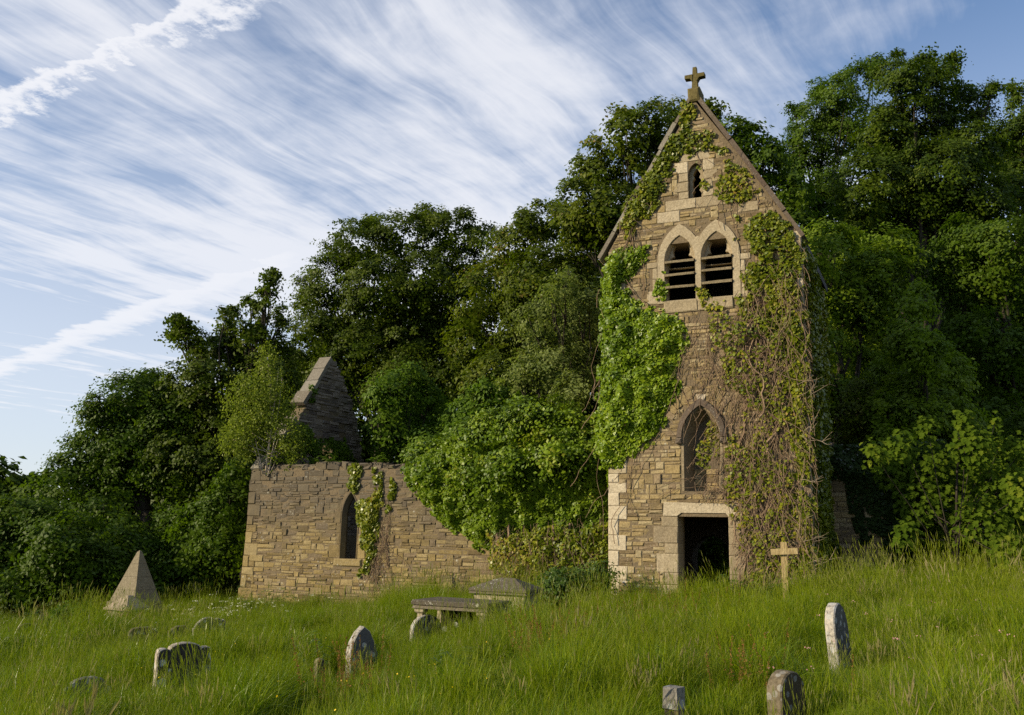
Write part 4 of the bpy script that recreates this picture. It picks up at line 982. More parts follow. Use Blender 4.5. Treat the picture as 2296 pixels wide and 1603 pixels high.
    S = [[(783, 1040), (812, 1042), (812, 1085), (796, 1108), (780, 1090)], [(836, 1048), (858, 1058), (858, 1112), (850, 1140), (840, 1090)], [(878, 1072), (890, 1090), (880, 1140), (866, 1150)], [(797, 1118), (850, 1100), (862, 1130), (852, 1190), (846, 1240), (826, 1290), (800, 1296), (816, 1250), (803, 1180)]]
    leaves(o, [ivy_patch(FN, px_poly(FN, s), 1500, .10, .12, .02, 31+i, .36) for i, s in enumerate(S)], L['ivy_dry'])
    mb = MB(); stems(mb, FN, px_poly(FN, [(850, 1130), (880, 1130), (870, 1250), (830, 1260)]), 60, (.004, .008), .015, (.6, 1.5), .15, .03); mb.build('stem_thicket', M['stem'], o, 'stuff')
    # dark ivy on the wall to the right
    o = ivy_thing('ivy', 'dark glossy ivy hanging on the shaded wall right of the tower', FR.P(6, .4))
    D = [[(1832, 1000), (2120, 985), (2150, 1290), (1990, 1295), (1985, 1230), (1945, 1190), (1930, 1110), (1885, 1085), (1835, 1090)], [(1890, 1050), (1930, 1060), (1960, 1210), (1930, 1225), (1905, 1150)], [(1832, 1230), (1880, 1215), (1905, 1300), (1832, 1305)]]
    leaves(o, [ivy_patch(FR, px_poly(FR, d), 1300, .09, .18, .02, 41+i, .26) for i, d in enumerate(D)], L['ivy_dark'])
    # small plants in the gable
    o = ivy_thing('ivy', 'small dark ivy tufts rooted in the broken gable', FG.P(3, 4))
    leaves(o, [ivy_patch(FG, px_poly(FG, d), 900, .08, .16, .03, 51+i, .34) for i, d in enumerate([[(690, 860), (712, 870), (705, 900), (690, 905)], [(690, 985), (770, 980), (800, 1040), (690, 1045)], [(655, 940), (700, 960), (710, 1020), (640, 1030)]])], L['bush'])
build_ivy()

# ------------------------------------------------------------------ young sycamore in front of the right wall: leaves one can pick apart
def palmate():
    a = [(-.0, -.5), (.18, -.42), (.46, -.36), (.30, -.16), (.50, .10), (.24, .10), (.20, .28), (.0, .52)]
    pts = a+[(-x, y) for x, y in a[1:-1]][::-1]
    vs = [(x, y, .10*abs(x)-.16*y*y) for x, y in pts]+[(0, -.05, -.02)]
    n = len(pts); return vs, [(i, (i+1) % n, n) for i in range(n)]
def build_young():
    lb = px_lobes(19.3, [(2080, 1050, 60), (2180, 1010, 52), (2240, 1095, 66), (2130, 1120, 75), (2060, 1130, 55), (2200, 1185, 66), (2280, 1195, 55), (2120, 1215, 56), (2020, 1000, 32), (2160, 945, 26), (2080, 965, 28), (2240, 1000, 26), (2230, 950, 14), (2260, 1250, 45), (2160, 1255, 40), (1962, 1020, 30), (2295, 1105, 48), (2255, 1035, 44), (2005, 1065, 42), (2030, 1200, 34), (2290, 1010, 30)])
    b = at(2140, 1290, 19.3); base = np.array([b[0], b[1], float(ground(b[0], b[1]))])
    o = thing('sycamore_sapling', 'young sycamore with big light green palmate leaves at the right', 'tree', base)
    mb = MB(); limb(mb, base-Z*.2, at(2150, 960, 19.3), .05, .012, 8, .06)
    for c, r in lb: limb(mb, base+Z*random.uniform(.3, 1.6), c, .014, .005, 5, .1)
    mb.build('trunk', M['bark'], o, smooth=True)
    vs, fs = palmate(); mes = []
    for i in range(8):
        me = bpy.data.meshes.new('leaf'); me.from_pydata(vs, [], fs); me.update(); a = me.attributes.new('tint', 'FLOAT', 'FACE'); a.data.foreach_set('value', [min(1, max(0, .35+.5*i/7))]*len(fs)); me.materials.append(L['young']); mes.append(me)
    pl = []
    for c, r in lb:
        m = int(560*(r/.6)**2)+10; d = nrm(rng.normal(size=(m, 3))); d = d[d[:, 1] < .45]
        q = c+d*(r*(.55+.5*rng.random(len(d)))[:, None]); q[:, 2] = np.round(q[:, 2]/.16+q[:, 0]*1.7)*.16-q[:, 0]*.27+rng.normal(0, .045, len(q))
        for p, dd in zip(q, d): pl.append((p, dd))
    pl.sort(key=lambda t: t[0][1])
    from mathutils import Matrix as MX
    rest = MB(); V = np.array(vs)
    for i, (p, dd) in enumerate(pl):
        n = nrm(dd*.5+np.array([-.1, -.55, .6])+rng.normal(size=3)*.33); t = nrm(np.array([dd[0]*.8+rng.normal()*.4, -.35, -.75])); t = nrm(t-n*(t@n)); x = np.cross(t, n); s = random.uniform(.085, .145)
        R3 = np.stack([x, t, n], 1)*s
        if i < 300:
            ob = bpy.data.objects.new('leaf', mes[random.choice((0, 1, 2, 3, 4, 4, 5, 6, 7))]); COL.objects.link(ob); ob.parent = o
            Mx = np.eye(4); Mx[:3, :3] = R3; Mx[:3, 3] = p-base; ob.matrix_local = MX(Mx.tolist())
        else: rest.add((V@R3.T)+p, fs, float(np.clip(rng.normal(.35, .15), 0, 1)))
    rest.build('inner_leaves', L['young'], o, 'stuff')
build_young()

# ------------------------------------------------------------------ tombs and headstones
def headstone(name, label, px, Y, w, th, prof, ang, mat, lean=0.0, side=0.0, top_px=None, tint=.1, edge=.9, group='headstones in the churchyard', sink=.25):
    """prof: outline (x in -.5..+.5 of the width, z in metres over the ground); ang = direction the face looks, in degrees"""
    b = at(px[0], px[1], Y); g = float(ground(b[0], b[1])); base = np.array([b[0], b[1], g+.20])
    GRAVES.append((b[0], b[1], .55)); n = np.array([math.cos(rad(ang)), math.sin(rad(ang)), 0]); u = np.cross(Z, n)
    upv = nrm(Z-n*math.tan(rad(lean))+u*math.tan(rad(side)))
    o_ = []
    mb = MB()
    outer = [(x*w, z) for x, z in prof]; inner = [(x*w*.955, z-.012 if z > 0 else z) for x, z in prof]
    Pf = lambda x, z, k: base+u*x+upv*z+n*k
    m = len(prof); vs = [Pf(x, z, th/2) for x, z in inner]+[Pf(x, z, th/2-.014) for x, z in outer]+[Pf(x, z, -th/2+.014) for x, z in outer]+[Pf(x, z, -th/2) for x, z in inner]
    # face by fan from the middle
    c = len(vs); zc = .5*max(z for x, z in prof); vs += [Pf(0, zc*.4, th/2), Pf(0, zc*.4, -th/2)]
    fs = []; ts = []
    for i in range(m):
        j = (i+1) % m
        fs += [(c, i, j), (c+1, 3*m+j, 3*m+i)]; ts += [tint, tint]
        for r in range(3): fs.append((r*m+j, r*m+i, (r+1)*m+i, (r+1)*m+j)); ts.append(edge)  # pale rim tint paints the sunlit edges against the darker faces
    o0 = len(mb.v); mb.v.extend([tuple(x) for x in vs]); mb.f.extend(fs); mb.t.extend(ts)
    ob = mb.build(name, M[mat], None, loc=tuple(base)); ob['label'] = label; ob['category'] = 'headstone'; ob['group'] = group
    return ob
def arc(x0, x1, z0, h, n=7): return [(x0+(x1-x0)*(.5-.5*math.cos(math.pi*i/n)), z0+h*math.sin(math.pi*i/n)) for i in range(n+1)]
GRAVES = []
def build_tombs():
    sh = [(-.5, -.4), (-.5, .36)]+arc(-.49, -.29, .395, .035, 5)+arc(-.285, .285, .415, .07, 8)+arc(.29, .49, .395, .03, 5)+[(.5, .36), (.5, -.4)]
    headstone('headstone', 'black headstone blotched with grey lichen, three lobed top', (407, 1530), 12, .68, .11, sh[::-1], -52, 'grave_black', 2)
    rnd = lambda h, r, n=9: [(-.5, -.5), (-.5, h-r)]+arc(-.5, .5, h-r, r, n)[1:-1]+[(.5, h-r), (.5, -.5)]
    headstone('headstone', 'tall narrow white lichened headstone with pointed round top at the right', (1885, 1500), 11, .52, .115, rnd(.66, .30)[::-1], -36, 'grave_grey', 4, -1, edge=1.0)
    headstone('headstone', 'round topped mossy brown headstone cut by the bottom edge', (1764, 1600), 9, .42, .16, rnd(.30, .19)[::-1], -48, 'grave_brown', 2, edge=.45)
    headstone('headstone', 'leaning pointed grey headstone alone in mid grass', (812, 1470), 13, .46, .12, [(-.5, -.4), (-.5, .20), (-.42, .33), (-.22, .47), (.0, .55), (.22, .48), (.42, .30), (.5, .15), (.5, -.4)][::-1], -46, 'grave_grey', 16, 8, edge=.8)
    headstone('headstone', 'rounded grey headstone at the left end of the table tomb', (955, 1412), 15.8, .62, .10, rnd(.41, .26)[::-1], -48, 'grave_grey', 6, 4, edge=.9)
    headstone('headstone', 'sunken dark slab top in the lower left grass', (193, 1560), 11.6, .56, .10, [(-.5, -.4), (-.5, .07), (-.38, .09), (-.34, .14)]+arc(-.3, .34, .14, .06, 5)[1:-1]+[(.36, .13), (.40, .08), (.5, .06), (.5, -.4)][::1], -56, 'grave_grey', 4, edge=.3)
    headstone('headstone', 'low broad brown headstone with flat curved top', (320, 1425), 17.5, .50, .10, [(-.5, -.5), (-.5, .17), (-.40, .235), (-.2, .26), (.2, .26), (.40, .235), (.5, .16), (.5, -.5)][::-1], -58, 'grave_brown', 3, edge=.4)
    headstone('headstone', 'small broken brown headstone beneath the white umbels', (402, 1425), 17.6, .40, .10, [(-.5, -.5), (-.5, .14), (-.2, .22), (.2, .23), (.3, .19), (.5, .11), (.5, -.5)][::-1], -55, 'grave_brown', 3, edge=.4)
    headstone('headstone', 'slate grey headstone with humped broken top right of the brown pair', (468, 1415), 18, .60, .10, [(-.5, -.5), (-.5, .10), (-.38, .21), (-.2, .29), (.02, .31), (.2, .26), (.24, .29), (.34, .27), (.36, .21), (.44, .26), (.5, .23), (.5, -.5)][::-1], -55, 'grave_grey', 5, edge=.5, tint=0)
    headstone('headstone', 'tiny reddish footstone left of the leaning grey headstone', (715, 1512), 12.2, .11, .09, rnd(.24, .05, 5)[::-1], -50, 'grave_brown', 2, edge=.9)
    headstone('headstone', 'small half hidden dark stone near the left edge', (58, 1425), 19, .32, .1, rnd(.32, .1, 5)[::-1], -55, 'grave_brown', 3, edge=.3)
    # square post stump at the bottom edge
    b = at(1500, 1600, 8.6); base = np.array([b[0], b[1], float(ground(b[0], b[1]))+.14]); fr = Frame(base, np.array([math.cos(rad(40)), math.sin(rad(-40)), 0]), np.array([-math.sin(rad(40)), -math.cos(rad(40)), 0]))
    o = thing('stone_stump', 'square broken stone post cut by the bottom edge', 'gravestone', base)
    mb = MB(); block(mb, fr, -.075, .075, .14, .33, -.15, .0, .012, .012, .45); mb.build('post_top', M['grave_grey'], o)
    mb = MB(); block(mb, fr, -.06, .07, -.3, .145, -.14, -.01, .03, .02, .4); mb.build('post', M['grave_brown'], o)
    mb = MB(); block(mb, fr, .04, .26, -.3, .07, -.2, -.03, .05, .03, .8); mb.build('footing', M['grave_grey'], o)
    # table tomb
    q = at(1092, 1369, 15.2); base = np.array([q[0], q[1], float(ground(q[0], q[1]))]); fr = Frame(base, RT, -BK); h = q[2]-base[2]
    o = thing('table_tomb', 'dark stone table tomb with a moulded slab on short legs', 'tomb', base)
    Lx, Wd = 1.42, .92
    def slab(mb, u0, u1, n0, n1, z0, z1, inset, t):
        vs = [fr.P(u, z, n) for z, i in ((z0, inset), (z1, 0)) for u, n in ((u0+i, n0+i), (u1-i, n0+i), (u1-i, n1-i), (u0+i, n1-i))]; mb.hexa(vs, t)
    mb = MB(); slab(mb, -Lx, 0, -Wd, 0, h+.03, h+.085, .0, .25); slab(mb, -Lx+.035, -.035, -Wd+.035, -.035, h-.03, h+.028, -.03, .55); slab(mb, -Lx+.02, -.02, -Wd+.02, -.02, h+.087, h+.105, -.02, .25); mb.build('slab', M['tomb'], o)
    for u, n in ((-.13, -.12), (-Lx+.13, -.12), (-.13, -Wd+.12), (-Lx+.13, -Wd+.12)):
        mb = MB(); prof = [(.085, -.3), (.085, .0), (.05, .03), (.062, .12), (.045, h-.12), (.085, h-.085), (.085, h-.032)]
        vs = [fr.P(u+a*w, z, n+b*w) for w, z in prof for a, b in ((-1, -1), (1, -1), (1, 1), (-1, 1))]
        fs = [(i*4+k, i*4+(k+1) % 4, i*4+4+(k+1) % 4, i*4+4+k) for i in range(len(prof)-1) for k in range(4)]; mb.add(vs, fs, .95); mb.build('leg', M['tomb'], o)
    mb = MB(); slab(mb, -.20, -.14, -Wd+.2, -.25, -.3, h-.035, 0, .0); mb.build('end_panel', M['grave_grey'], o)
    mb = MB(); slab(mb, -Lx+.2, -.3, -Wd+.16, -Wd+.24, -.3, h-.035, 0, .0); mb.build('side_panel', M['grave_black'], o)  # near-black material paints in the shade under the slab
    # chest tomb with hipped lid
    q = at(1179, 1330, 17.4); base = np.array([q[0], q[1], float(ground(q[0], q[1]))]); fr = Frame(base, RT, -BK); h = q[2]-base[2]
    o = thing('chest_tomb', 'stone chest tomb with a hipped lichen-white lid, just behind the table tomb', 'tomb', base)
    Lx, Wd = 1.20, .86
    mb = MB(); slab(mb, -Lx+.08, -.08, -Wd+.08, -.08, -.3, h-.02, 0, .9); mb.build('chest', M['tomb'], o)
    mb = MB(); slab(mb, -Lx+.14, -.62, -.085, -.068, .02, h-.07, .0, 1.0); slab(mb, -.56, -.14, -.085, -.068, .02, h-.07, .0, 1.0); mb.build('panel', M['tomb'], o)
    mb = MB(); slab(mb, -Lx+.03, -.03, -Wd+.03, -.03, h-.045, h-.002, -.03, .5)
    vs = [fr.P(u, z, n) for u, n, z in ((-Lx, -Wd, h), (0, -Wd, h), (0, 0, h), (-Lx, 0, h), (-Lx, -Wd, h+.045), (0, -Wd, h+.045), (0, 0, h+.045), (-Lx, 0, h+.045), (-Lx*.62, -Wd/2, h+.24), (-Lx*.36, -Wd/2, h+.24))]
    mb.add(vs, [(0, 1, 5, 4), (1, 2, 6, 5), (2, 3, 7, 6), (3, 0, 4, 7), (7, 6, 9, 8), (6, 5, 9), (5, 4, 8, 9), (4, 7, 8), (3, 2, 1, 0)], .4); mb.build('lid', M['tomb'], o)
    # pyramid monument and the smaller tomb before it
    c = at(301, 1352, 23.6); base = np.array([c[0], c[1], float(ground(c[0], c[1]))]); fr = Frame(base, RT, -BK); z0 = c[2]-base[2]; s = .86
    o = thing('pyramid_monument', 'tall plain stone pyramid monument against the dark scrub', 'monument', base)
    ap = 1.24; a = .085
    rows = [(0, s), (.30, None), (.62, None), (.95, None), (ap, a)]
    for i in range(4):
        za, zb = rows[i][0], rows[i+1][0]; wa = s+(a-s)*za/ap; wb = s+(a-s)*zb/ap; cu = -s/2; cn = -s/2
        vs = [fr.P(cu+x*w/2, z0+z, cn+y*w/2) for z, w in ((za+.002, wa), (zb-.002, wb)) for x, y in ((-1, -1), (1, -1), (1, 1), (-1, 1))]
        mb = MB(); mb.hexa(vs, .55+.08*(i % 2)); mb.build('pyramid_block', M['pyramid'], o)
    vs = [fr.P(-s/2+x*a/2, z0+ap, -s/2+y*a/2) for x, y in ((-1, -1), (1, -1), (1, 1), (-1, 1))]+[fr.P(-s/2, z0+ap+.035, -s/2)]
    mb = MB(); mb.add(vs, [(0, 1, 4), (1, 2, 4), (2, 3, 4), (3, 0, 4)], .6); mb.build('apex', M['pyramid'], o)
    mb = MB(); slab(mb, -s-.05, .05, -s-.05, .05, -.5, z0, 0, .5); mb.build('plinth', M['pyramid'], o)
    c = at(283, 1370, 22.3); base = np.array([c[0], c[1], float(ground(c[0], c[1]))]); fr = Frame(base, RT, -BK); z0 = c[2]-base[2]; s = .76
    o = thing('lidded_tomb', 'squat pale tomb with a concave pyramidal lid in front of the pyramid', 'tomb', base)
    mb = MB(); pr = [(s, .0), (s, .05), (s*.93, .055), (s*.70, .13), (s*.45, .22), (s*.22, .31), (s*.16, .325)]
    vs = [fr.P(-s/2+x*w/2, z0+z, -s/2+y*w/2) for w, z in pr for x, y in ((-1, -1), (1, -1), (1, 1), (-1, 1))]; k = len(pr)
    mb.add(vs, [(i*4+j, i*4+(j+1) % 4, i*4+4+(j+1) % 4, i*4+4+j) for i in range(k-1) for j in range(4)]+[(k*4-4, k*4-3, k*4-2, k*4-1)], .45); mb.build('lid', M['pale'], o)
    mb = MB(); slab(mb, -s+.06, -.06, -s+.06, -.06, -.4, z0-.002, 0, .3); mb.build('chest', M['pale'], o)
    # ledger slab at the left edge
    c = at(18, 1447, 17.5); base = np.array([c[0], c[1], float(ground(c[0], c[1]))]); fr = Frame(base, RT, -BK); z0 = max(.12, c[2]-base[2])
    o = thing('ledger_tomb', 'flat pale ledger slab half sunk in grass at the left edge', 'tomb', base)
    mb = MB(); slab(mb, -.8, .25, -.6, 0, z0-.02, z0+.05, .02, .7); mb.build('slab', M['grave_grey'], o)
    mb = MB(); slab(mb, -.74, .19, -.54, -.06, -.3, z0-.022, 0, .3); mb.build('base', M['grave_brown'], o)
    # wooden cross
    p0 = at(1761, 1335, 18.1); p1 = at(1756, 1215, 18.1); g = float(ground(p0[0], p0[1])); base = np.array([p0[0], p0[1], g]); n = nrm(np.array([-.30, -.95, 0])); u = np.cross(Z, n); lean = (p1-p0); axis = nrm(lean-n*(lean@n))
    o = thing('wooden_cross', 'plain pale wooden cross leaning beside the tower foot', 'cross', base)
    u2 = nrm(u-axis*(u@axis)); H = p1[2]-g
    def beam(mb, c, ax, ay, l, w, t):
        vs = [c+ax*x+ay*y+n*k for k in (-t/2, t/2) for x, y in ((-w/2, -l/2), (w/2, -l/2), (w/2, l/2), (-w/2, l/2))]; mb.hexa(vs, .5)
    mb = MB(); beam(mb, base+axis*(H/2-.15), u2, axis, H+.3, .115, .06); mb.build('upright', M['oakwood'], o)
    arm_c = at(1757.5, 1236, 18.1)+n*.062; ar = nrm(u2+axis*.06); mb = MB(); beam(mb, arm_c, nrm(axis-ar*(axis@ar)), ar, .50, .115, .05); mb.build('crossbar', M['oakwood'], o)
build_tombs()

# ------------------------------------------------------------------ meadow
def frond(mb, base, az, Ln, h, w=.16, pairs=9, tint=.5):
    d = np.array([math.cos(az), math.sin(az), 0]); s = np.cross(Z, d); prev = None
    for i in range(pairs+1):
        t = i/pairs; p = base+d*Ln*t+Z*(h*math.sin(t*2.2)/.95*.9)
        if i:
            ww = w*math.sin(math.pi*min(1, .12+t*.9))+.012
            for sg in (-1, 1):
                tip = p+s*sg*ww+d*.04-Z*.03; q = p+d*(Ln/pairs*.42)
                mb.add([p-d*(Ln/pairs*.42), tip, q, p], [(0, 1, 2)], tint)
def blade_arrays(n, r, h, w, lean, tint, seed=0):
    """n curved blades round the origin -> quads (n*3,4,3)"""
    a = rng.uniform(0, 2*np.pi, n); rr = r*np.sqrt(rng.random(n)); b = np.stack([rr*np.cos(a), rr*np.sin(a), np.zeros(n)], -1)
    az = rng.uniform(0, 2*np.pi, n); d = np.stack([np.cos(az), np.sin(az), np.zeros(n)], -1); tw = az+rng.normal(np.pi/2, .5, n); s = np.stack([np.cos(tw), np.sin(tw), np.zeros(n)], -1)
    H = rng.uniform(*h, n)[:, None]; Wd = rng.uniform(*w, n)[:, None]; ln = np.abs(rng.normal(lean, lean*.6, n))[:, None]; Q = []; T = []
    tt = np.clip(rng.normal(tint[0], tint[1], n), 0, 1)
    lv = [0, .4, .75, 1.0]; wd = [1, .85, .55, .06]; P = [b+d*H*ln*(t**2.0)+Z*H*t*(1-.28*ln*t) for t in lv]
    for i in range(3): Q.append(np.stack([P[i]-s*Wd*wd[i]*.5, P[i]+s*Wd*wd[i]*.5, P[i+1]+s*Wd*wd[i+1]*.5, P[i+1]-s*Wd*wd[i+1]*.5], 1)); T.append(tt)
    return np.concatenate(Q), np.concatenate(T)
def heads(n, r, h, tint, hl=(.05, .10), hw=.008):
    """stalks with a seed head"""
    a = rng.uniform(0, 2*np.pi, n); rr = r*np.sqrt(rng.random(n)); b = np.stack([rr*np.cos(a), rr*np.sin(a), np.zeros(n)], -1); H = rng.uniform(*h, n)[:, None]
    d = rng.normal(size=(n, 3))*np.array([.14, .14, 0]); tp = b+Z*H+d*H; md = b+Z*H*.55+d*H*.35; Q = []; T = []
    for s in (np.array([1, 0, 0]), np.array([0, 1.0, 0])):
        for p, q, w in ((b, md, .0028), (md, tp, .0022)): Q.append(np.stack([p-s*w*.5, p+s*w*.5, q+s*w*.4, q-s*w*.4], 1)); T.append(np.full(n, .82))
        l = rng.uniform(*hl, n)[:, None]; dd = nrm(tp-md); e = tp+dd*l; m = tp+dd*l*.45
        Q.append(np.stack([tp-s*hw*.3, tp+s*hw*.3, m+s*hw*.6, m-s*hw*.6], 1)); T.append(np.clip(rng.normal(*tint, n), 0, 1))
        Q.append(np.stack([m-s*hw*.6, m+s*hw*.6, e+s*hw*.1, e-s*hw*.1], 1)); T.append(np.clip(rng.normal(*tint, n), 0, 1))
    return np.concatenate(Q), np.concatenate(T)
def gn_scatter(name, pts, rot, scl, idx, protos, label):
    col = bpy.data.collections.new(name+'_tufts')
    for p in protos:
        COL.objects.unlink(p) if p.name in COL.objects else None
        col.objects.link(p)
    me = bpy.data.meshes.new(name); me.from_pydata(pts.tolist(), [], [])
    for nm, ty, dat in (('rot', 'FLOAT_VECTOR', rot), ('scl', 'FLOAT', scl), ('idx', 'INT', idx)):
        a = me.attributes.new(nm, ty, 'POINT'); a.data.foreach_set('vector' if ty == 'FLOAT_VECTOR' else 'value', np.asarray(dat, 'i' if ty == 'INT' else 'f').ravel())
    o = bpy.data.objects.new(name, me); COL.objects.link(o); o['kind'] = 'stuff'; o['label'] = label
    ng = bpy.data.node_groups.new(name+'_scatter', 'GeometryNodeTree')
    ng.interface.new_socket('Geometry', in_out='INPUT', socket_type='NodeSocketGeometry'); ng.interface.new_socket('Geometry', in_out='OUTPUT', socket_type='NodeSocketGeometry')
    k = NT(ng); gi = k.new('NodeGroupInput'); go = k.new('NodeGroupOutput'); ci = k.new('GeometryNodeCollectionInfo'); ci.inputs['Collection'].default_value = col
    ci.inputs['Separate Children'].default_value = True; ci.inputs['Reset Children'].default_value = True
    ip = k.new('GeometryNodeInstanceOnPoints'); ip.inputs['Pick Instance'].default_value = True
    def na(nm, ty):
        n = k.new('GeometryNodeInputNamedAttribute', data_type=ty); n.inputs[0].default_value = nm; return n.outputs[0]
    mp = k.new('GeometryNodeMeshToPoints')
    k.l.new(gi.outputs[0], mp.inputs[0]); k.l.new(mp.outputs[0], ip.inputs['Points']); k.l.new(ci.outputs[0], ip.inputs['Instance'])
    k.l.new(na('idx', 'INT'), ip.inputs['Instance Index']); k.l.new(na('rot', 'FLOAT_VECTOR'), ip.inputs['Rotation']); k.l.new(na('scl', 'FLOAT'), ip.inputs['Scale']); k.l.new(ip.outputs[0], go.inputs[0])
    md = o.modifiers.new('scatter', 'NODES'); md.node_group = ng
    return o
def church_mask(x, y):
    p = np.stack([x, y, np.zeros_like(x)], -1)-O0*np.array([1, 1, 0]); u = p@RT; b = p@BK
    return ((u > -.02) & (u < TW+.02) & (b > -.02) & (b < TD)) | ((u > -11.1) & (u < 0) & (b > 1.0) & (b < 9)) | ((u > 4) & (u < 13.5) & (b > 3))
def build_meadow():
    GRAVES.extend([(1.4, 8.4, .6), (2.6, 8.7, .7), (-9.9, 21.6, .8)])
    protos = []
    def proto(Q, T, nm='tuft'): protos.append(quads_object(nm, Q, T, L['grass']))
    cat = lambda *a: (np.concatenate([x[0] for x in a]), np.concatenate([x[1] for x in a]))
    for i in range(9): proto(*blade_arrays(76, .17, (.16, .46), (.005, .0105), .5, (.42, .17)))
    for i in range(4): proto(*blade_arrays(64, .16, (.26, .62), (.005, .010), .62, (.55, .17)))
    for i in range(5): proto(*cat(blade_arrays(46, .16, (.2, .5), (.004, .008), .4, (.50, .18)), heads(10, .17, (.44, .82), (.90, .06), (.05, .10), .0055)))
    for i in range(2): proto(*cat(blade_arrays(30, .15, (.2, .42), (.004, .007), .4, (.62, .2)), heads(16, .16, (.40, .66), (.98, .04), (.09, .16), .014)))
    for i in range(3): proto(*blade_arrays(30, .14, (.12, .34), (.020, .042), .9, (.34, .14)))
    n = 48000
    y = 6.2+(rng.random(n)**.80)*(30-6.2); hw = .68*y+3.2; x = rng.uniform(-1, 1, n)*hw
    k = ~church_mask(x, y) & ~((y > 25) & (x > -4)); x, y = x[k], y[k]
    p = np.stack([x*.22, y*.22, np.zeros_like(x)], -1); big = vnoise(p+7.1); sm = vnoise(p*4+3)
    z = ground(x, y)-.02; tA = vnoise(np.stack([x*.7, y*.7, 0*x+5], -1)); tB = vnoise(np.stack([x*.7, y*.7, 0*x+9], -1)); rot = np.stack([(tA-.5)*.75+rng.normal(0, .12, len(x)), (tB-.5)*.75+rng.normal(0, .12, len(x)), rng.uniform(0, 6.28, len(x))], -1)
    ln = np.where(big < .42, 0, 1)
    r = rng.random(len(x)); idx = np.where(r < .58, rng.integers(0, 9, len(x)), np.where(r < .82, rng.integers(9, 13, len(x)), np.where(r < .955, rng.integers(13, 18, len(x)), np.where(r < .955+.004*ln, rng.integers(18, 20, len(x)), rng.integers(20, 23, len(x))))))
    tus = vnoise(np.stack([x*1.9, y*1.3, 0*x+2], -1)); scl = .60+.55*big*sm+.55*sstep(.45, .8, tus)+.22*rng.random(len(x))
    hol = vnoise(np.stack([x*.55, y*.42, 0*x+21], -1)); scl *= .60+.40*sstep(.28, .50, hol)
    for gx, gy, gr in ((-.9, 14.5, .8), (.15, 14.6, .6), (.2, 16.2, .8), (.9, 16.8, .6), (-.6, 16.4, .7), (-10, 21.8, .6)): scl *= 1+.28*np.exp(-((x-gx)/gr)**2-((y-gy)/gr)**2)
    for gx, gy, gr in GRAVES:
        scl *= 1-.48*np.exp(-(((x-gx)/gr)**2+((y-gy+.35)/(gr*1.4))**2))
    scl *= np.where((y > 22) & (x < -4), .8, 1.0)
    gn_scatter('grass', np.stack([x, y, z], -1), rot, scl, idx, protos, 'long unmown meadow grass over the whole churchyard')
    # sorrel, docks and flowers, each kind one mass
    def spikes(spots, mat, name, label, h=(.45, .75), per=26, w=.012, sp=.22, col=(.5, .2)):
        Qs = []; Ts = []
        for (px, py, D, m, s) in spots:
            c = at(px, py, D)
            for i in range(m):
                xx = c[0]+random.gauss(0, s); yy = c[1]+random.gauss(0, s); g = float(ground(xx, yy)); H = random.uniform(*h); n = per
                t = rng.uniform(.45, 1, n); lx = random.gauss(0, .06); C = np.stack([xx+lx*t*H*3+rng.normal(0, .026, n)*(1.15-t), yy+rng.normal(0, .026, n)*(1.15-t), g+H*t], -1)
                Qs.append(leaf_quads(C, rng.normal(size=(n, 3)), w)); Ts.append(np.clip(rng.normal(col[0], col[1], n), 0, 1))
                st = np.array([[[xx-.0015, yy, g], [xx+.0015, yy, g], [xx+lx*H*3+.001, yy, g+H], [xx+lx*H*3-.001, yy, g+H]]]); Qs.append(st); Ts.append(np.array([.4]))
        o = quads_object(name, np.concatenate(Qs), np.concatenate(Ts), mat, None, 'stuff'); o['label'] = label
    spikes([(1215, 1500, 12.0, 16, .22), (1180, 1470, 13, 8, .2), (1270, 1470, 13, 7, .12), (780, 1570, 10.2, 14, .16), (800, 1540, 10.6, 8, .2), (1660, 1570, 9.6, 8, .25), (1540, 1380, 16.5, 10, .5), (1610, 1370, 17, 8, .5), (1480, 1395, 16, 8, .4), (1440, 1420, 15, 8, .5), (1300, 1440, 14, 5, .3), (1740, 1590, 9.5, 6, .3)], L['sorrel'], 'sorrel', 'rust red sorrel spikes scattered in the grass', (.55, .92), 46, .019)
    spikes([(2155, 1290, 15.5, 2, .1), (2250, 1300, 15, 2, .15), (2290, 1290, 15, 2, .15), (1380, 1430, 14, 5, .6), (1590, 1400, 16, 6, .8), (860, 1540, 10.5, 3, .4), (60, 1500, 13, 4, .8)], L['dock'], 'seeding_dock', 'tan seeding grass spikes standing above the meadow', per=20)
    def dots(spots, mat, name, label, size, h=(.35, .55), umbel=1):
        C = []; 
        for (px, py, D, m, s) in spots:
            c = at(px, py, D)
            for i in range(m):
                xx = c[0]+random.gauss(0, s); yy = c[1]+random.gauss(0, s*1.4); g = float(ground(xx, yy)); hh = random.uniform(*h)
                for q in range(umbel): C.append((xx+random.gauss(0, .03 if umbel > 1 else .004), yy+random.gauss(0, .03 if umbel > 1 else .004), g+hh+random.gauss(0, .008)))
        C = np.array(C); N = rng.normal(size=(len(C), 3))*.4+np.array([-.3, -.5, .8]); Q = leaf_quads(C, N, size, .9)
        o = quads_object(name, Q, rng.random(len(C)), mat, None, 'stuff'); o['label'] = label
    dots([(500, 1420, 15, 12, .5), (420, 1470, 13.5, 8, .5), (540, 1480, 13, 6, .6), (900, 1580, 10, 9, .5), (960, 1600, 9.8, 10, .3), (1000, 1580, 10, 5, .4), (700, 1580, 10, 5, .5), (380, 1580, 10.6, 3, .4), (1240, 1480, 12, 8, .5), (1480, 1410, 15, 6, .6)], L['yellow'], 'buttercups', 'small yellow buttercups dotted in the left grass', .020, umbel=1)
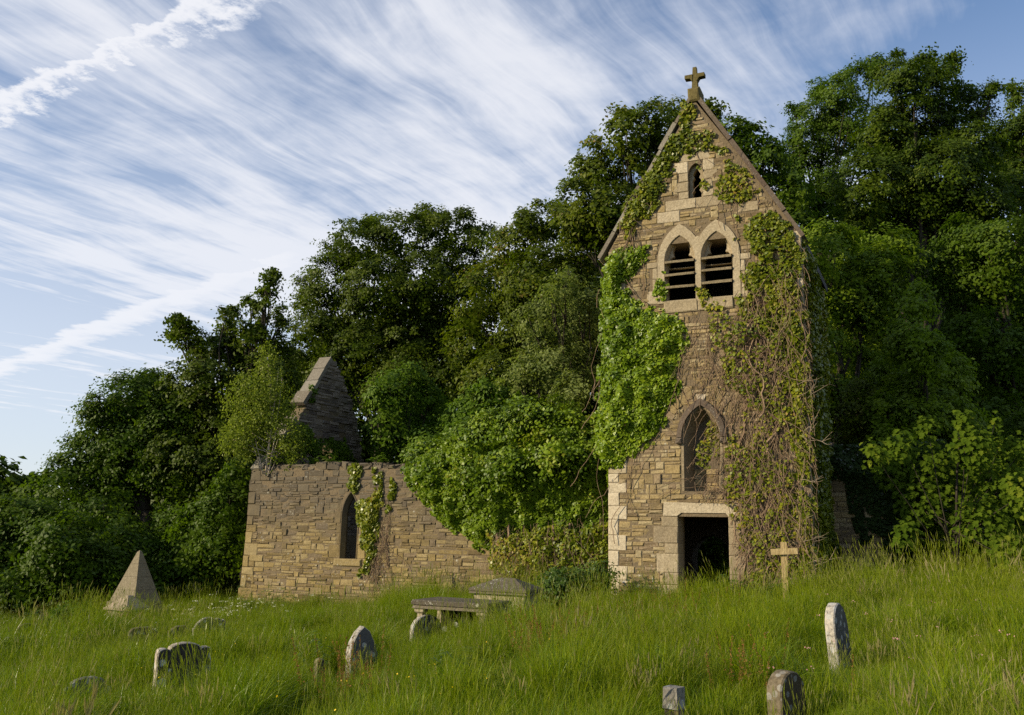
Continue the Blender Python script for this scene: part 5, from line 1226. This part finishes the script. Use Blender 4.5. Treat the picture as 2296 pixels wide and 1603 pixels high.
    dots([(590, 1345, 20.5, 12, .8), (520, 1350, 20.5, 10, .6), (440, 1370, 19.5, 16, .7), (420, 1400, 18.5, 16, .5), (560, 1375, 19.5, 10, .6), (640, 1340, 21, 5, .5)], L['white'], 'cow_parsley', 'white umbels of cow parsley near the leftmost tombs', .028, (.42, .7), 5)
    dots([(2010, 1540, 10, 3, .3), (1700, 1530, 10.5, 4, .5), (2100, 1570, 9.5, 3, .4), (1980, 1420, 13, 5, .8), (1900, 1490, 11.5, 4, .4), (2250, 1540, 9.8, 3, .4), (1960, 1380, 15, 4, 1)], L['pink'], 'bistort', 'pale pink bistort heads in the right grass', .017, (.42, .6), 4)
build_meadow()

def build_low_plants():
    def fern(px, py, D, n, s, label, leaf='fern', Ln=(.35, .7)):
        c = at(px, py, D); base = np.array([c[0], c[1], float(ground(c[0], c[1]))]); o = thing('fern', label, 'fern', base)
        mb = MB()
        for i in range(n): frond(mb, base+np.array([random.gauss(0, s), random.gauss(0, s*.6), 0]), random.uniform(0, 6.28), random.uniform(*Ln), random.uniform(.3, .75), tint=random.random())
        mb.build('frond', L[leaf], o, 'stuff')
    fern(1648, 1335, 19.2, 26, .22, 'fern at the right door jamb of the tower')
    fern(1800, 1330, 18.5, 40, .35, 'bracken behind the wooden cross', Ln=(.4, .9))
    fern(1850, 1325, 19.6, 30, .4, 'bracken at the foot of the shaded wall', 'bush', Ln=(.4, .9))
    fern(612, 1335, 24.5, 22, .3, 'fern tuft at the foot of the nave wall near its corner')
    fern(1045, 1535, 10.4, 16, .10, 'small leafy dock sapling in the near grass', Ln=(.2, .36))
    fern(720, 1480, 13, 16, .2, 'dark fern tuft left of the leaning grey headstone', Ln=(.2, .4))
    fern(150, 1395, 22.5, 30, .4, 'bracken tangle before the scrub left of the pyramid')
    # weeds rooted along the broken wall top
    for u, n, lab in ((-10.3, 26, 'tuft of ferns on the wall top at the foot of the birch'), (-8.6, 12, 'small fern tuft on the wall top left of the pointed window'), (-6.9, 14, 'small fern tuft on the wall top over the yellowing strands')):
        base = FN.P(u, 3.05, -.12); o = thing('fern', lab, 'fern', base); mb = MB()
        for i in range(n): frond(mb, base+RT*random.gauss(0, .22)+BK*random.uniform(-.15, .15), random.uniform(0, 6.28), random.uniform(.18, .42), random.uniform(.08, .30), .09, 7, random.random())
        mb.build('frond', L['bush'], o, 'stuff')
    # brambles and nettles
    def bush(px, py, Y, lobes, leaf, size, label, name='bramble', cover=1.2):
        lb = px_lobes(Y, [(a, b, c, random.uniform(-.2, .2)) for a, b, c in lobes]); c = at(px, py, Y); base = np.array([c[0], c[1], float(ground(c[0], c[1]))]); o = thing(name, label, 'shrub', base)
        mb = MB(); [limb(mb, base, q, .012, .005, 5, .15) for q, r in lb for _ in (0, 1)]; mb.build('stem', M['stem'], o)
        Q, T = clump_leaves(lb, size, cover, .18, jut=.4, back=.5); quads_object('leaves', Q, T, L[leaf], o, 'stuff')
    bush(160, 1390, 22.8, [(120, 1388, 18), (150, 1378, 20), (185, 1376, 20), (210, 1385, 16), (170, 1392, 18)], 'bush', .06, 'low bramble bush left of the lidded tomb')
    bush(300, 1390, 21.5, [(290, 1385, 16), (310, 1380, 14), (330, 1388, 14)], 'bush', .06, 'yellow green nettles in front of the lidded tomb', 'nettles')
    bush(1290, 1320, 20.2, [(1240, 1310, 28), (1290, 1305, 34), (1335, 1310, 34), (1350, 1290, 26), (1270, 1330, 30), (1330, 1335, 26), (1210, 1330, 20)], 'fern', .07, 'bright nettles at the left foot of the tower', 'nettles', 1.4)
    bush(1970, 1290, 19.4, [(1960, 1292, 12), (1985, 1290, 12), (1935, 1296, 9)], 'ivy', .06, 'small bramble with yellow leaves under the shaded wall')
build_low_plants()

#print('TRIS', sum(len(o.data.loop_triangles) if not o.data.calc_loop_triangles() else 0 for o in sc.objects if o.type == 'MESH'))
